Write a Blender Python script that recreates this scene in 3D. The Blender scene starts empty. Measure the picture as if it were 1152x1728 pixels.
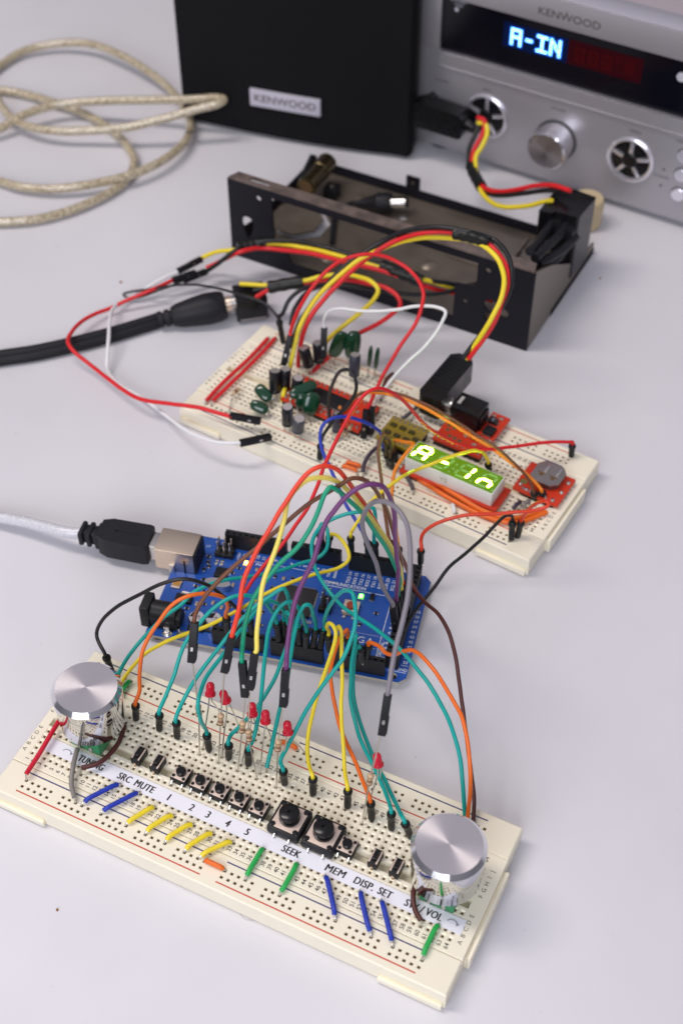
import bpy, bmesh, math, random
from mathutils import Vector, Matrix, noise
random.seed(7)
K = 0.001                      # every length below is in millimetres
S = bpy.context.scene
COL = S.collection

# ------------------------------------------------------------------ camera
CAM = Vector((220.55492874, -201.99930519, 433.70996903))
RT = Vector((0.898194162, 0.439598787, -0.000391576))      # image right
DN = Vector((0.321747283, -0.658004823, -0.680814467))     # image down
FW = Vector((-0.299542873, 0.611377591, -0.732455806))     # view direction
FPX, PW, PH = 2388.696, 1152.0, 1728.0
cd = bpy.data.cameras.new('camera'); cam = bpy.data.objects.new('camera', cd); COL.objects.link(cam)
cam.matrix_world = Matrix(((RT.x, -DN.x, -FW.x, CAM.x*K), (RT.y, -DN.y, -FW.y, CAM.y*K), (RT.z, -DN.z, -FW.z, CAM.z*K), (0, 0, 0, 1)))
cd.sensor_fit = 'VERTICAL'; cd.sensor_height = 36.0; cd.sensor_width = 24.0
cd.lens = FPX/PH*36.0
cd.clip_start = 0.01; cd.clip_end = 20
cd.dof.use_dof = True; cd.dof.focus_distance = 0.500; cd.dof.aperture_fstop = 11.5
S.camera = cam
# ------------------------------------------------------------------ world and lamps
w = bpy.data.worlds.new('World'); S.world = w; w.use_nodes = True
bg = w.node_tree.nodes['Background']; bg.inputs[0].default_value = (0.90, 0.87, 1.0, 1); 
wn = w.node_tree; wt = wn.nodes.new('ShaderNodeTexCoord'); ws = wn.nodes.new('ShaderNodeSeparateXYZ'); wr = wn.nodes.new('ShaderNodeMapRange')   # pale ceiling over a dimmer room
wn.links.new(wt.outputs['Generated'], ws.inputs[0]); wn.links.new(ws.outputs['Z'], wr.inputs[0])
wr.inputs[1].default_value = 0.15; wr.inputs[2].default_value = 0.75; wr.inputs[3].default_value = 0.16; wr.inputs[4].default_value = 0.40
wn.links.new(wr.outputs[0], bg.inputs[1])
def area(name, loc, target, sx, sy, power, col):
    ld = bpy.data.lights.new(name, 'AREA'); ld.shape = 'RECTANGLE'; ld.size = sx; ld.size_y = sy; ld.energy = power; ld.color = col
    o = bpy.data.objects.new(name, ld); COL.objects.link(o); o.location = loc
    o.rotation_euler = (Vector(target)-Vector(loc)).to_track_quat('-Z', 'Y').to_euler()
    return o
area('ceiling_light', (-0.70, -0.15, 1.8), (0.0, 0.10, 0), 0.35, 1.1, 17, (1.0, 0.91, 0.86))
area('window_light', (0.25, -1.25, 0.85), (0.08, 0.05, 0), 1.1, 0.8, 14.0, (0.88, 0.91, 1.0))
S.view_settings.view_transform = 'Standard'; S.view_settings.look = 'None'
S.view_settings.exposure = 0.08; S.view_settings.gamma = 1.0
S.cycles.max_bounces = 8; S.cycles.use_denoising = True

# ------------------------------------------------------------------ materials
MATS = {}
def srgb(h):
    h = h.lstrip('#'); c = [int(h[i:i+2], 16)/255 for i in (0, 2, 4)]
    return tuple(((x/12.92) if x <= 0.04045 else ((x+0.055)/1.055)**2.4) for x in c)
def mat(name, col, rough=0.5, metal=0.0, spec=0.5, emit=None, es=0, trans=0, coat=0, var=0.0, vscale=200, bump=0.0, bscale=800, aniso=0.0, sss=0.0, axis='Z'):
    if name in MATS: return MATS[name]
    if isinstance(col, str): col = srgb(col)
    m = bpy.data.materials.new(name); m.use_nodes = True; n = m.node_tree; b = n.nodes['Principled BSDF']
    b.inputs['Base Color'].default_value = (*col, 1); b.inputs['Roughness'].default_value = rough; b.inputs['Metallic'].default_value = metal
    b.inputs['Specular IOR Level'].default_value = spec
    if emit: b.inputs['Emission Color'].default_value = (*emit, 1); b.inputs['Emission Strength'].default_value = es
    if trans: b.inputs['Transmission Weight'].default_value = trans
    if coat: b.inputs['Coat Weight'].default_value = coat; b.inputs['Coat Roughness'].default_value = 0.1
    if sss:
        b.inputs['Subsurface Weight'].default_value = sss; b.inputs['Subsurface Scale'].default_value = 0.002
    if var or bump:
        tc = n.nodes.new('ShaderNodeTexCoord')
        if var:
            ns = n.nodes.new('ShaderNodeTexNoise'); ns.inputs['Scale'].default_value = vscale; ns.inputs['Detail'].default_value = 5
            n.links.new(tc.outputs['Object'], ns.inputs['Vector'])
            mx = n.nodes.new('ShaderNodeMix'); mx.data_type = 'RGBA'
            mx.inputs[6].default_value = (*[max(0, x*(1-var)) for x in col], 1); mx.inputs[7].default_value = (*[min(1, x*(1+var)) for x in col], 1)
            n.links.new(ns.outputs['Fac'], mx.inputs[0]); n.links.new(mx.outputs[2], b.inputs['Base Color'])
            mr = n.nodes.new('ShaderNodeMapRange'); mr.inputs[3].default_value = max(0.02, rough-0.12); mr.inputs[4].default_value = min(1, rough+0.12)
            n.links.new(ns.outputs['Fac'], mr.inputs[0]); n.links.new(mr.outputs[0], b.inputs['Roughness'])
        if bump:
            nb = n.nodes.new('ShaderNodeTexNoise'); nb.inputs['Scale'].default_value = bscale; nb.inputs['Detail'].default_value = 3
            n.links.new(tc.outputs['Object'], nb.inputs['Vector'])
            bp = n.nodes.new('ShaderNodeBump'); bp.inputs['Strength'].default_value = bump; bp.inputs['Distance'].default_value = 0.0002
            n.links.new(nb.outputs['Fac'], bp.inputs['Height']); n.links.new(bp.outputs[0], b.inputs['Normal'])
    if aniso:
        b.inputs['Anisotropic'].default_value = aniso
        tg = n.nodes.new('ShaderNodeTangent'); tg.direction_type = 'RADIAL'; tg.axis = axis
        n.links.new(tg.outputs[0], b.inputs['Tangent'])
    MATS[name] = m
    return m
PLA = mat('breadboard_plastic', (0.90, 0.84, 0.67), 0.42, var=0.03, vscale=60, bump=0.08, bscale=1500, sss=0.0)
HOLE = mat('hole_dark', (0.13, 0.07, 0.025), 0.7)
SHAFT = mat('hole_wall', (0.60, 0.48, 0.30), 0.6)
FOAM = mat('foam_tape', (0.84, 0.78, 0.56), 0.8, var=0.1, vscale=300)
BLK = mat('black_plastic', (0.011, 0.011, 0.013), 0.45, spec=0.28, var=0.15, vscale=500, bump=0.1)
BLKG = mat('black_gloss', (0.007, 0.007, 0.008), 0.25, spec=0.35, var=0.1, vscale=300)
RUB = mat('black_rubber', (0.011, 0.011, 0.014), 0.5, spec=0.3, bump=0.3, bscale=2500, var=0.2, vscale=600)
SHR = mat('heat_shrink', (0.010, 0.011, 0.010), 0.38, spec=0.35, bump=0.5, bscale=900, var=0.2, vscale=500)
TIN = mat('tinned_wire', (0.62, 0.60, 0.57), 0.28, 1.0)
STEEL = mat('steel', (0.66, 0.63, 0.60), 0.25, 1.0, bump=0.1, bscale=500)
GOLD = mat('warm_steel', (0.80, 0.66, 0.52), 0.3, 1.0, bump=0.1, bscale=600)
CHROME = mat('chrome', (0.66, 0.66, 0.69), 0.06, 1.0)
BRUSH = mat('brushed_aluminium_top', (0.92, 0.87, 0.88), 0.25, 1.0, aniso=0.88, bump=0.05, bscale=2500)
INKN = mat('navy_ink', (0.03, 0.035, 0.16), 0.5)
INKR = mat('red_ink', (0.60, 0.06, 0.02), 0.5)
INK = mat('dark_ink', (0.06, 0.05, 0.045), 0.6)
PAPER = mat('label_paper', (0.86, 0.86, 0.92), 0.7, bump=0.2, bscale=900)
PINK = mat('black_print', (0.015, 0.015, 0.017), 0.5)
WHT = mat('white_ink', (0.75, 0.78, 0.82), 0.6)
GRN = mat('green_plastic', (0.03, 0.27, 0.10), 0.4, var=0.15, vscale=250)
REDP = mat('red_solder_mask', (0.60, 0.040, 0.013), 0.42, spec=0.3, coat=0.1, var=0.12, vscale=150)
def wm(name, col): return mat('wire_'+name, col, 0.38, spec=0.45, var=0.07, vscale=350, bump=0.06, bscale=1200)
C_TEAL = wm('teal', (0.0, 0.36, 0.32)); C_GREEN = wm('green', (0.0, 0.32, 0.17)); C_YEL = wm('yellow', (0.86, 0.68, 0.03)); C_LYEL = wm('light_yellow', (0.92, 0.76, 0.14))
C_ORG = wm('orange', (0.83, 0.15, 0.012)); C_RED = wm('red', (0.70, 0.014, 0.02)); C_RORG = wm('red_orange', (0.82, 0.055, 0.02))
C_BRN = wm('brown', (0.16, 0.055, 0.022)); C_DBRN = wm('dark_brown', (0.085, 0.02, 0.018)); C_PUR = wm('purple', (0.15, 0.035, 0.15)); C_GRY = wm('grey', (0.22, 0.20, 0.23))
C_DGRY = wm('dark_grey', (0.085, 0.075, 0.085)); C_BLU = wm('blue', (0.015, 0.04, 0.40)); C_BLK = wm('black', (0.010, 0.010, 0.011)); C_WHT = wm('white', (0.80, 0.80, 0.80)); C_JGRN = wm('bright_green', (0.02, 0.42, 0.08))
C_LITRED = wm('display_lit_red', (0.66, 0.045, 0.012))  # the display's light on this red is put into the colour
C_CRIM = wm('crimson', (0.62, 0.01, 0.035))

# ------------------------------------------------------------------ helpers
def ray(px, py):
    return RT*((px-PW/2)/FPX) + DN*((py-PH/2)/FPX) + FW
def Z(px, py, z):              # the point of height z seen there
    d = ray(px, py); return CAM + d*((z-CAM.z)/d.z)
def Y(px, py, y):              # the point of depth y seen there
    d = ray(px, py); return CAM + d*((y-CAM.y)/d.y)
def far(base, px, py, L):      # the point seen there at distance L from base, the higher one of two
    d = ray(px, py).normalized(); oc = CAM-base; b = oc.dot(d); c = oc.dot(oc)-L*L; q = b*b-c
    if q <= 0:
        p = CAM + d*(-b); return base + (p-base).normalized()*L
    r = math.sqrt(q); a, e = CAM+d*(-b-r), CAM+d*(-b+r)
    return a if a.z > e.z else e
def toproj(p):
    v = Vector(p)-CAM; zc = v.dot(FW); return (PW/2+FPX*v.dot(RT)/zc, PH/2+FPX*v.dot(DN)/zc)

def rotz(a): return Matrix.Rotation(a, 4, 'Z')
class Frame:
    def __init__(s, x, y, th, z=0): s.m = Matrix.Translation((x, y, z)) @ rotz(th); s.th = th; s.loc = Vector((x, y, z))
    def __call__(s, x, y, z=0): return s.m @ Vector((x, y, z))
    def inv(s, p): return s.m.inverted() @ Vector(p)
ID = Frame(0, 0, 0)
FB2 = Frame(-38.313, 195.58, -0.0997)
FAR = Frame(5.37, 66.01, 0.2203)
FAMP = Frame(-42.0, 425.9, math.radians(-4.14))
FSP = Frame(-168.4, 389.2, math.radians(8.53))
FBR = Frame(-84.0, 295.06, math.radians(-1.84))

class MB:
    def __init__(s, fr=ID): s.bm = bmesh.new(); s.mats = []; s.fr = fr
    def mi(s, m):
        if m not in s.mats: s.mats.append(m)
        return s.mats.index(m)
    def add(s, vs, fs, m, smooth=False, M=None):
        T = s.fr.m if M is None else s.fr.m @ M
        bv = [s.bm.verts.new(T @ Vector(v)) for v in vs]; i = s.mi(m)
        for f in fs:
            try: fc = s.bm.faces.new([bv[k] for k in f])
            except ValueError: continue
            fc.material_index = i; fc.smooth = smooth
        return bv
    def box(s, x0, y0, z0, x1, y1, z1, m, c=0.0, M=None):
        if c <= 0:
            vs = [(x0,y0,z0),(x1,y0,z0),(x1,y1,z0),(x0,y1,z0),(x0,y0,z1),(x1,y0,z1),(x1,y1,z1),(x0,y1,z1)]
            s.add(vs, [(0,3,2,1),(4,5,6,7),(0,1,5,4),(1,2,6,5),(2,3,7,6),(3,0,4,7)], m, M=M); return
        t = bmesh.new(); bmesh.ops.create_cube(t, size=1)
        for v in t.verts: v.co = Vector(((x0+x1)/2+v.co.x*(x1-x0), (y0+y1)/2+v.co.y*(y1-y0), (z0+z1)/2+v.co.z*(z1-z0)))
        bmesh.ops.bevel(t, geom=list(t.edges), offset=c, segments=2, affect='EDGES', profile=0.6)
        t.verts.ensure_lookup_table(); 
        for i, v in enumerate(t.verts): v.index = i
        s.add([v.co.copy() for v in t.verts], [[v.index for v in f.verts] for f in t.faces], m, M=M); t.free()
    def prism(s, pts, z0, z1, m, M=None, smooth=False, holes=None):
        n = len(pts)
        if not holes:
            vs = [(x, y, z0) for x, y in pts]+[(x, y, z1) for x, y in pts]
            s.add(vs, [tuple(range(n-1, -1, -1)), tuple(range(n, 2*n))], m, M=M)
            s.add(vs, [(i, (i+1) % n, n+(i+1) % n, n+i) for i in range(n)], m, smooth, M=M); return
        t = bmesh.new(); loops = [pts]+holes
        for z in (z0, z1):
            es = []
            for lp in loops:
                vv = [t.verts.new((x, y, z)) for x, y in lp]
                es += [t.edges.new((vv[i], vv[(i+1) % len(vv)])) for i in range(len(vv))]
            bmesh.ops.triangle_fill(t, use_beauty=True, edges=es)
        for i, v in enumerate(t.verts): v.index = i
        s.add([v.co.copy() for v in t.verts], [[v.index for v in f.verts] for f in t.faces], m, M=M); t.free()
        for lp in loops:
            n = len(lp); vs = [(x, y, z0) for x, y in lp]+[(x, y, z1) for x, y in lp]
            s.add(vs, [(i, (i+1) % n, n+(i+1) % n, n+i) for i in range(n)], m, smooth, M=M)
    def lathe(s, prof, m, M=None, n=24, smooth=True, caps=True):
        vs = []; fs = []
        for r, z in prof:
            for k in range(n): a = 2*math.pi*k/n; vs.append((r*math.cos(a), r*math.sin(a), z))
        for j in range(len(prof)-1):
            for k in range(n): fs.append((j*n+k, j*n+(k+1) % n, (j+1)*n+(k+1) % n, (j+1)*n+k))
        s.add(vs, fs, m, smooth, M)
        if caps:
            j = len(prof)-1
            if prof[j][0] > 1e-6: s.add(vs[j*n:], [tuple(range(n))], m, False, M)
            if prof[0][0] > 1e-6: s.add(vs[:n], [tuple(range(n-1, -1, -1))], m, False, M)
    def along(s, a, b, up=Vector((0, 0, 1))):      # matrix whose z axis runs a -> b
        z = (Vector(b)-Vector(a)).normalized(); u = Vector(up)
        x = u.cross(z)
        if x.length < 1e-3: x = Vector((0, 1, 0)).cross(z)
        x.normalize(); y = z.cross(x)
        return Matrix(((x.x, y.x, z.x, a[0]), (x.y, y.y, z.y, a[1]), (x.z, y.z, z.z, a[2]), (0, 0, 0, 1)))
    def cyl(s, a, b, r0, r1, m, n=16, smooth=True):
        L = (Vector(b)-Vector(a)).length
        s.lathe([(r0, 0), (r1, L)], m, s.along(a, b), n, smooth)
    def tube(s, pts, r, m, n=10, cap=True):
        pts = [Vector(p) for p in pts]; N = len(pts); vs = []; fs = []
        t = (pts[1]-pts[0]).normalized(); u = t.orthogonal().normalized()
        for i, p in enumerate(pts):
            t2 = (pts[min(i+1, N-1)]-pts[max(i-1, 0)]).normalized()
            q = t.rotation_difference(t2); u = q @ u; u = (u-t2*u.dot(t2)).normalized(); t = t2; v = t.cross(u)
            rr = r[i] if isinstance(r, (list, tuple)) else r
            for k in range(n): a = 2*math.pi*k/n; vs.append(p+(u*math.cos(a)+v*math.sin(a))*rr)
        for i in range(N-1):
            for k in range(n): fs.append((i*n+k, i*n+(k+1) % n, (i+1)*n+(k+1) % n, (i+1)*n+k))
        s.add(vs, fs, m, True)
        if cap: s.add(vs[:n], [tuple(range(n-1, -1, -1))], m); s.add(vs[-n:], [tuple(range(n))], m)
    def text(s, txt, M, size, m, bold=0.0, sx=1.0, sp=1.0, align='CENTER', th=0.0, shear=0.0):
        vs, fs = glyphs(txt, bold, sp, align, shear)
        s.add([(x*size*sx, y*size, z*th) for x, y, z in vs], fs, m, M=M)
    def build(s, name, parent=None, origin=None, autosmooth=True):
        me = bpy.data.meshes.new(name)
        if parent is not None: inv = ROOT[parent.name].inverted()
        else:
            o0 = Vector(origin) if origin is not None else Vector((0, 0, 0)); inv = Matrix.Translation(-o0)
        bmesh.ops.transform(s.bm, matrix=Matrix.Scale(K, 4) @ inv, verts=s.bm.verts)
        bmesh.ops.recalc_face_normals(s.bm, faces=[f for f in s.bm.faces if not f.hide])
        s.bm.to_mesh(me); s.bm.free(); me.set_sharp_from_angle(angle=math.radians(38))
        for m in s.mats: me.materials.append(m)
        o = bpy.data.objects.new(name, me); COL.objects.link(o)
        if parent is not None: o.parent = parent; ROOT[o.name] = ROOT[parent.name]
        else: o.location = o0*K; ROOT[o.name] = Matrix.Translation(o0)
        return o
ROOT = {}
GC = {}
def glyphs(txt, bold, sp, align, shear):
    k = (txt, bold, sp, align, shear)
    if k not in GC:
        c = bpy.data.curves.new('t', 'FONT'); c.body = txt; c.align_x = align; c.align_y = 'CENTER'; c.offset = bold; c.space_character = sp; c.shear = shear; c.resolution_u = 3
        o = bpy.data.objects.new('t', c); COL.objects.link(o); bpy.context.view_layer.update()
        me = bpy.data.meshes.new_from_object(o.evaluated_get(bpy.context.evaluated_depsgraph_get()))
        GC[k] = ([tuple(v.co) for v in me.vertices], [tuple(p.vertices) for p in me.polygons])
        bpy.data.objects.remove(o); bpy.data.curves.remove(c); bpy.data.meshes.remove(me)
    return GC[k]
def tag(o, label=None, cat=None, group=None, kind=None):
    if label: o['label'] = label
    if cat: o['category'] = cat
    if group: o['group'] = group
    if kind: o['kind'] = kind
    return o
def thing(name, label, cat, loc=(0, 0, 0), fr=None, group=None):
    o = bpy.data.objects.new(name, None); COL.objects.link(o); o.empty_display_size = 0.01
    if fr is not None: M = fr.m.copy()
    else: M = Matrix.Translation(Vector(loc))
    o.location = M.translation*K; o.rotation_euler = M.to_euler(); ROOT[o.name] = M
    return tag(o, label, cat, group)
def spline(P, n=6):
    P = [Vector(p) for p in P]
    if len(P) < 3: return [P[0].lerp(P[-1], i/n) for i in range(n+1)]
    out = []; Q = [P[0]*2-P[1]]+P+[P[-1]*2-P[-2]]
    for i in range(1, len(Q)-2):
        p0, p1, p2, p3 = Q[i-1:i+3]
        d = [max(1e-4, (b-a).length**0.5) for a, b in ((p0, p1), (p1, p2), (p2, p3))]
        m1 = (p1-p0)/d[0]-(p2-p0)/(d[0]+d[1])+(p2-p1)/d[1]; m2 = (p2-p1)/d[1]-(p3-p1)/(d[1]+d[2])+(p3-p2)/d[2]
        m1 *= d[1]; m2 *= d[1]
        for k in range(n):
            t = k/n; out.append(p1*(2*t**3-3*t*t+1)+m1*(t**3-2*t*t+t)+p2*(-2*t**3+3*t*t)+m2*(t**3-t*t))
    out.append(P[-1]); return out
def wobble(path, amp=0.28, f=0.045):      # the small unevenness of a handled wire
    n = len(path); out = []; s = random.uniform(0, 900)
    for i, p in enumerate(path):
        e = min(1.0, i/6.0, (n-1-i)/6.0); q = p*f+Vector((s, 0, 0)); v = noise.noise_vector(q)*amp*2+noise.noise_vector(q*3.1)*amp*0.6
        out.append(p+v*e)
    return out
def M3(loc, xd, yd):
    x = Vector(xd).normalized(); y = Vector(yd).normalized(); z = x.cross(y)
    return Matrix(((x.x, y.x, z.x, loc[0]), (x.y, y.y, z.y, loc[1]), (x.z, y.z, z.z, loc[2]), (0, 0, 0, 1)))
# ------------------------------------------------------------------ table
def table():
    m = bpy.data.materials.new('laminate'); m.use_nodes = True; n = m.node_tree; b = n.nodes['Principled BSDF']
    tc = n.nodes.new('ShaderNodeTexCoord')
    def noise(sc, det, lo, hi, c0, c1):
        a = n.nodes.new('ShaderNodeTexNoise'); a.inputs['Scale'].default_value = sc; a.inputs['Detail'].default_value = det; n.links.new(tc.outputs['Object'], a.inputs['Vector'])
        r = n.nodes.new('ShaderNodeValToRGB'); r.color_ramp.elements[0].position = lo; r.color_ramp.elements[1].position = hi
        r.color_ramp.elements[0].color = (*c0, 1); r.color_ramp.elements[1].color = (*c1, 1); n.links.new(a.outputs['Fac'], r.inputs[0]); return a, r
    a1, r1 = noise(9, 6, 0.3, 0.7, (0.645, 0.635, 0.668), (0.715, 0.705, 0.735))
    a2, r2 = noise(420, 2, 0.735, 0.80, (1, 1, 1), (0.80, 0.77, 0.72))        # fine dust
    a3, r3 = noise(75, 3, 0.755, 0.80, (1, 1, 1), (0.84, 0.80, 0.76))         # scattered specks
    mx = n.nodes.new('ShaderNodeMix'); mx.data_type = 'RGBA'; mx.blend_type = 'MULTIPLY'; mx.inputs[0].default_value = 1
    n.links.new(r1.outputs[0], mx.inputs[6]); n.links.new(r2.outputs[0], mx.inputs[7])
    my = n.nodes.new('ShaderNodeMix'); my.data_type = 'RGBA'; my.blend_type = 'MULTIPLY'; my.inputs[0].default_value = 1
    n.links.new(mx.outputs[2], my.inputs[6]); n.links.new(r3.outputs[0], my.inputs[7]); n.links.new(my.outputs[2], b.inputs['Base Color'])
    b.inputs['Specular IOR Level'].default_value = 0.4
    a4, r4 = noise(26, 8, 0.35, 0.7, (0.40, 0.40, 0.40), (0.58, 0.58, 0.58)); n.links.new(r4.outputs[0], b.inputs['Roughness'])
    nb = n.nodes.new('ShaderNodeTexNoise'); nb.inputs['Scale'].default_value = 1800; n.links.new(tc.outputs['Object'], nb.inputs['Vector'])
    bp = n.nodes.new('ShaderNodeBump'); bp.inputs['Strength'].default_value = 0.12; bp.inputs['Distance'].default_value = 0.0002
    n.links.new(nb.outputs['Fac'], bp.inputs['Height']); n.links.new(bp.outputs[0], b.inputs['Normal'])
    t = MB(); t.box(-1400, -700, -25, 1200, 1300, 0, m, 2)
    tag(t.build('table_top'), 'pale lilac white laminate table top under everything', 'table', kind='structure')
table()

# ------------------------------------------------------------------ breadboards
P = 2.54
ROW = {'A': 0, 'B': P, 'C': 2*P, 'D': 3*P, 'E': 4*P, 'F': 7*P, 'G': 8*P, 'H': 9*P, 'I': 10*P, 'J': 11*P, 'r1': -10.46, 'r2': -13.0, 'q1': 39.2, 'q2': 41.74}
ZT = 9.5
RAILX = [(c-1-0.12)*P for g in range(5) for c in range(3+6*g, 8+6*g)]+[(c-1)*P for g in range(5) for c in range(34+6*g, 39+6*g)]
RAILX = [x for x in RAILX]
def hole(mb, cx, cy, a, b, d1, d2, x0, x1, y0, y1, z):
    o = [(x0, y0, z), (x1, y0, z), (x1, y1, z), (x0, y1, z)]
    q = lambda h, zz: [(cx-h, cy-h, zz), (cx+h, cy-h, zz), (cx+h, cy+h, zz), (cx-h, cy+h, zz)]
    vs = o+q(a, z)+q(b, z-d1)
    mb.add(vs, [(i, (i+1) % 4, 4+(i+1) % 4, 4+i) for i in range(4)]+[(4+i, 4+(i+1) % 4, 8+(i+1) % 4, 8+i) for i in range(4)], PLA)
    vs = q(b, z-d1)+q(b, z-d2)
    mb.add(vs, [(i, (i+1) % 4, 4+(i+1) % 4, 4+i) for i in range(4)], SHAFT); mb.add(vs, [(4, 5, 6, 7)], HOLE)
def slab(mb, x0, y0, x1, y1, z0, z1, bev, strips):
    # strips: (ya, yb, kind, list of hole centres)
    ix0, ix1 = x0+bev, x1-bev
    for ya, yb, kind, xs in strips:
        if not kind:
            mb.add([(ix0, ya, z1), (ix1, ya, z1), (ix1, yb, z1), (ix0, yb, z1)], [(0, 1, 2, 3)], PLA); continue
        cy = (ya+yb)/2; x = ix0
        for cx in xs:
            if cx-P/2 > x+1e-3: mb.add([(x, ya, z1), (cx-P/2, ya, z1), (cx-P/2, yb, z1), (x, yb, z1)], [(0, 1, 2, 3)], PLA)
            if kind == 'T': hole(mb, cx, cy, 0.95, 0.46, 0.45, 3.0, cx-P/2, cx+P/2, ya, yb, z1)
            else: hole(mb, cx, cy, 0.62, 0.50, 0.18, 3.0, cx-P/2, cx+P/2, ya, yb, z1)
            x = cx+P/2
        mb.add([(x, ya, z1), (ix1, ya, z1), (ix1, yb, z1), (x, yb, z1)], [(0, 1, 2, 3)], PLA)
    # bevelled rim and walls
    a = [(x0+bev, y0+bev, z1), (x1-bev, y0+bev, z1), (x1-bev, y1-bev, z1), (x0+bev, y1-bev, z1)]
    b = [(x0, y0, z1-bev), (x1, y0, z1-bev), (x1, y1, z1-bev), (x0, y1, z1-bev)]
    c = [(x0, y0, z0), (x1, y0, z0), (x1, y1, z0), (x0, y1, z0)]
    vs = a+b+c
    mb.add(vs, [(i, (i+1) % 4, 4+(i+1) % 4, 4+i) for i in range(4)]+[(4+i, 4+(i+1) % 4, 8+(i+1) % 4, 8+i) for i in range(4)]+[(11, 10, 9, 8)], PLA)
def breadboard(fr, label, flip):
    root = thing('breadboard', label, 'breadboard', fr=fr, group='solderless breadboards')
    X0, X1 = -4.75, 166.5
    b = 0.22
    tx = [i*P for i in range(64)]
    T = lambda y: (y-P/2, y+P/2, 'T', tx)
    mb = MB(fr)
    Yr0, Yr1 = 4*P+P/2, 7*P-P/2
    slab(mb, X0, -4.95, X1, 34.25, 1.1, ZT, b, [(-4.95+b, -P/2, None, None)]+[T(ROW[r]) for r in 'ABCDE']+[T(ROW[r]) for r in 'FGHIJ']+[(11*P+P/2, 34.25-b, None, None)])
    xa, xb = -P/2, 63*P+P/2      # the ravine
    mb.add([(X0+b, Yr0, ZT), (xa, Yr0, ZT), (xa, Yr1, ZT), (X0+b, Yr1, ZT)], [(0, 1, 2, 3)], PLA)
    mb.add([(xb, Yr0, ZT), (X1-b, Yr0, ZT), (X1-b, Yr1, ZT), (xb, Yr1, ZT)], [(0, 1, 2, 3)], PLA)
    g0, g1 = Yr0+0.75, Yr1-0.75
    for ya, yb in ((Yr0, g0), (g1, Yr1)): mb.add([(xa, ya, ZT), (xb, ya, ZT), (xb, yb, ZT), (xa, yb, ZT)], [(0, 1, 2, 3)], PLA)
    vs = [(xa, g0, ZT), (xb, g0, ZT), (xb, g1, ZT), (xa, g1, ZT), (xa, g0, ZT-3.4), (xb, g0, ZT-3.4), (xb, g1, ZT-3.4), (xa, g1, ZT-3.4)]
    mb.add(vs, [(i, (i+1) % 4, 4+(i+1) % 4, 4+i) for i in range(4)]+[(4, 5, 6, 7)], PLA)
    mb.box(X1, -3, 1.2, X1+0.8, 31, 7.2, PLA, 0.2); mb.box(X1+0.8, -3, 1.0, X1+2.0, 31, 8.0, PLA, 0.45)   # dovetail clip
    mb.build('terminal_block', root)
    for name, y0, y1, r1, r2 in (('front', -18.1, -5.05, -13.0, -10.46), ('rear', 34.35, 47.9, 39.2, 41.74)):
        mb = MB(fr)
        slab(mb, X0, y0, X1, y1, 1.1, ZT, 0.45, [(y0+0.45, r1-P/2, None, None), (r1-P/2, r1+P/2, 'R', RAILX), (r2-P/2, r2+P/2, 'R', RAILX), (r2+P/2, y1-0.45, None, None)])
        if name == 'front':
            mb.box(X0+0.2, y0-1.5, 0.8, 16.6, y0, 3.4, PLA, 0.4); mb.box(X1-23, y0-1.5, 0.8, X1-0.8, y0, 3.6, PLA, 0.4)
        mb.build('power_rail', root)
    mb = MB(fr); mb.box(X0+0.6, -17.6, 0, X1-0.6, 47.4, 1.1, FOAM); mb.box(X0+0.8, -18.5, 3.4, 16.0, -18.12, 3.7, FOAM); mb.box(X1-22.4, -18.5, 3.6, X1-1.4, -18.12, 3.8, FOAM)
    mb.build('foam_backing', root)
    mb = MB(fr); z0, z1 = ZT+0.005, ZT+0.03
    ink = [(-15.3, INKR), (-7.35, INKN), (36.3, INKR), (45.1, INKN)] if not flip else [(-15.3, INKN), (-7.35, INKR), (36.3, INKN), (45.1, INKR)]
    for y, m in ink:
        for xa, xb in ((3.8, 76.9), (82.9, 154.8)): mb.box(xa, y-0.24, z0, xb, y+0.24, z1, m)
    for c in range(64):
        for y in (-2.75, 31.4):
            mb.text(str(c+1), M3((c*P-0.1, y, z1), (0, 1, 0), (-1, 0, 0)), 2.25, INK, bold=0.012, sx=0.92)
    for r in 'ABCDEFGHIJ':
        for x in (-3.3, 163.4): mb.text(r, M3((x, ROW[r]+0.2, z1), (0, 1, 0), (-1, 0, 0)), 2.15, INK, sx=1.05)
    mb.build('printing', root)
    return root
breadboard(ID, 'cream breadboard in front, carrying the silver knobs and row of push buttons', False)
breadboard(FB2, 'cream breadboard behind the blue circuit board, carrying the lit green display', True)

# ------------------------------------------------------------------ loudspeaker
def speaker():
    t = thing('loudspeaker', 'black box loudspeaker with small silver name badge behind the metal bracket', 'speaker', fr=FSP)
    CL = mat('grille_cloth', (0.0055, 0.0055, 0.007), 0.85, spec=0.2, var=0.3, vscale=900, bump=0.6, bscale=1600)
    CAB = mat('cabinet_vinyl', (0.012, 0.012, 0.013), 0.5, bump=0.2)
    mb = MB(FSP); mb.box(1.5, 8, 0.5, 131, 190, 230, CAB, 2); mb.build('cabinet', t)
    mb = MB(FSP)
    pts = [(0.5, 8), (0.3, 2.6)]+[(i/16*131, 2.0-4.0*math.sin(math.pi*min(1, max(0, i/16)))**0.8+0.2) for i in range(1, 16)]+[(130.2, 0.9), (131.8, 3.0), (132, 8)]
    mb.prism(pts, 2.5, 228, CL, smooth=False); mb.build('grille', t)
    y = -2.1
    a = math.radians(0)
    bd = MB(FSP); bd.box(42.6, y-0.9, 20.4, 82.6, y+1.6, 30.4, mat('badge_silver', (0.62, 0.60, 0.68), 0.5, 0.35), 0.3); o = bd.build('badge', t)
    tx = MB(FSP); tx.text('KENWOOD', M3((62.6, y-0.93, 25.4), (1, 0, 0), (0, 0, 1)), 6.1, INK, bold=0.012, sx=1.08, sp=1.0); tx.build('lettering', o)
speaker()

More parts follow.
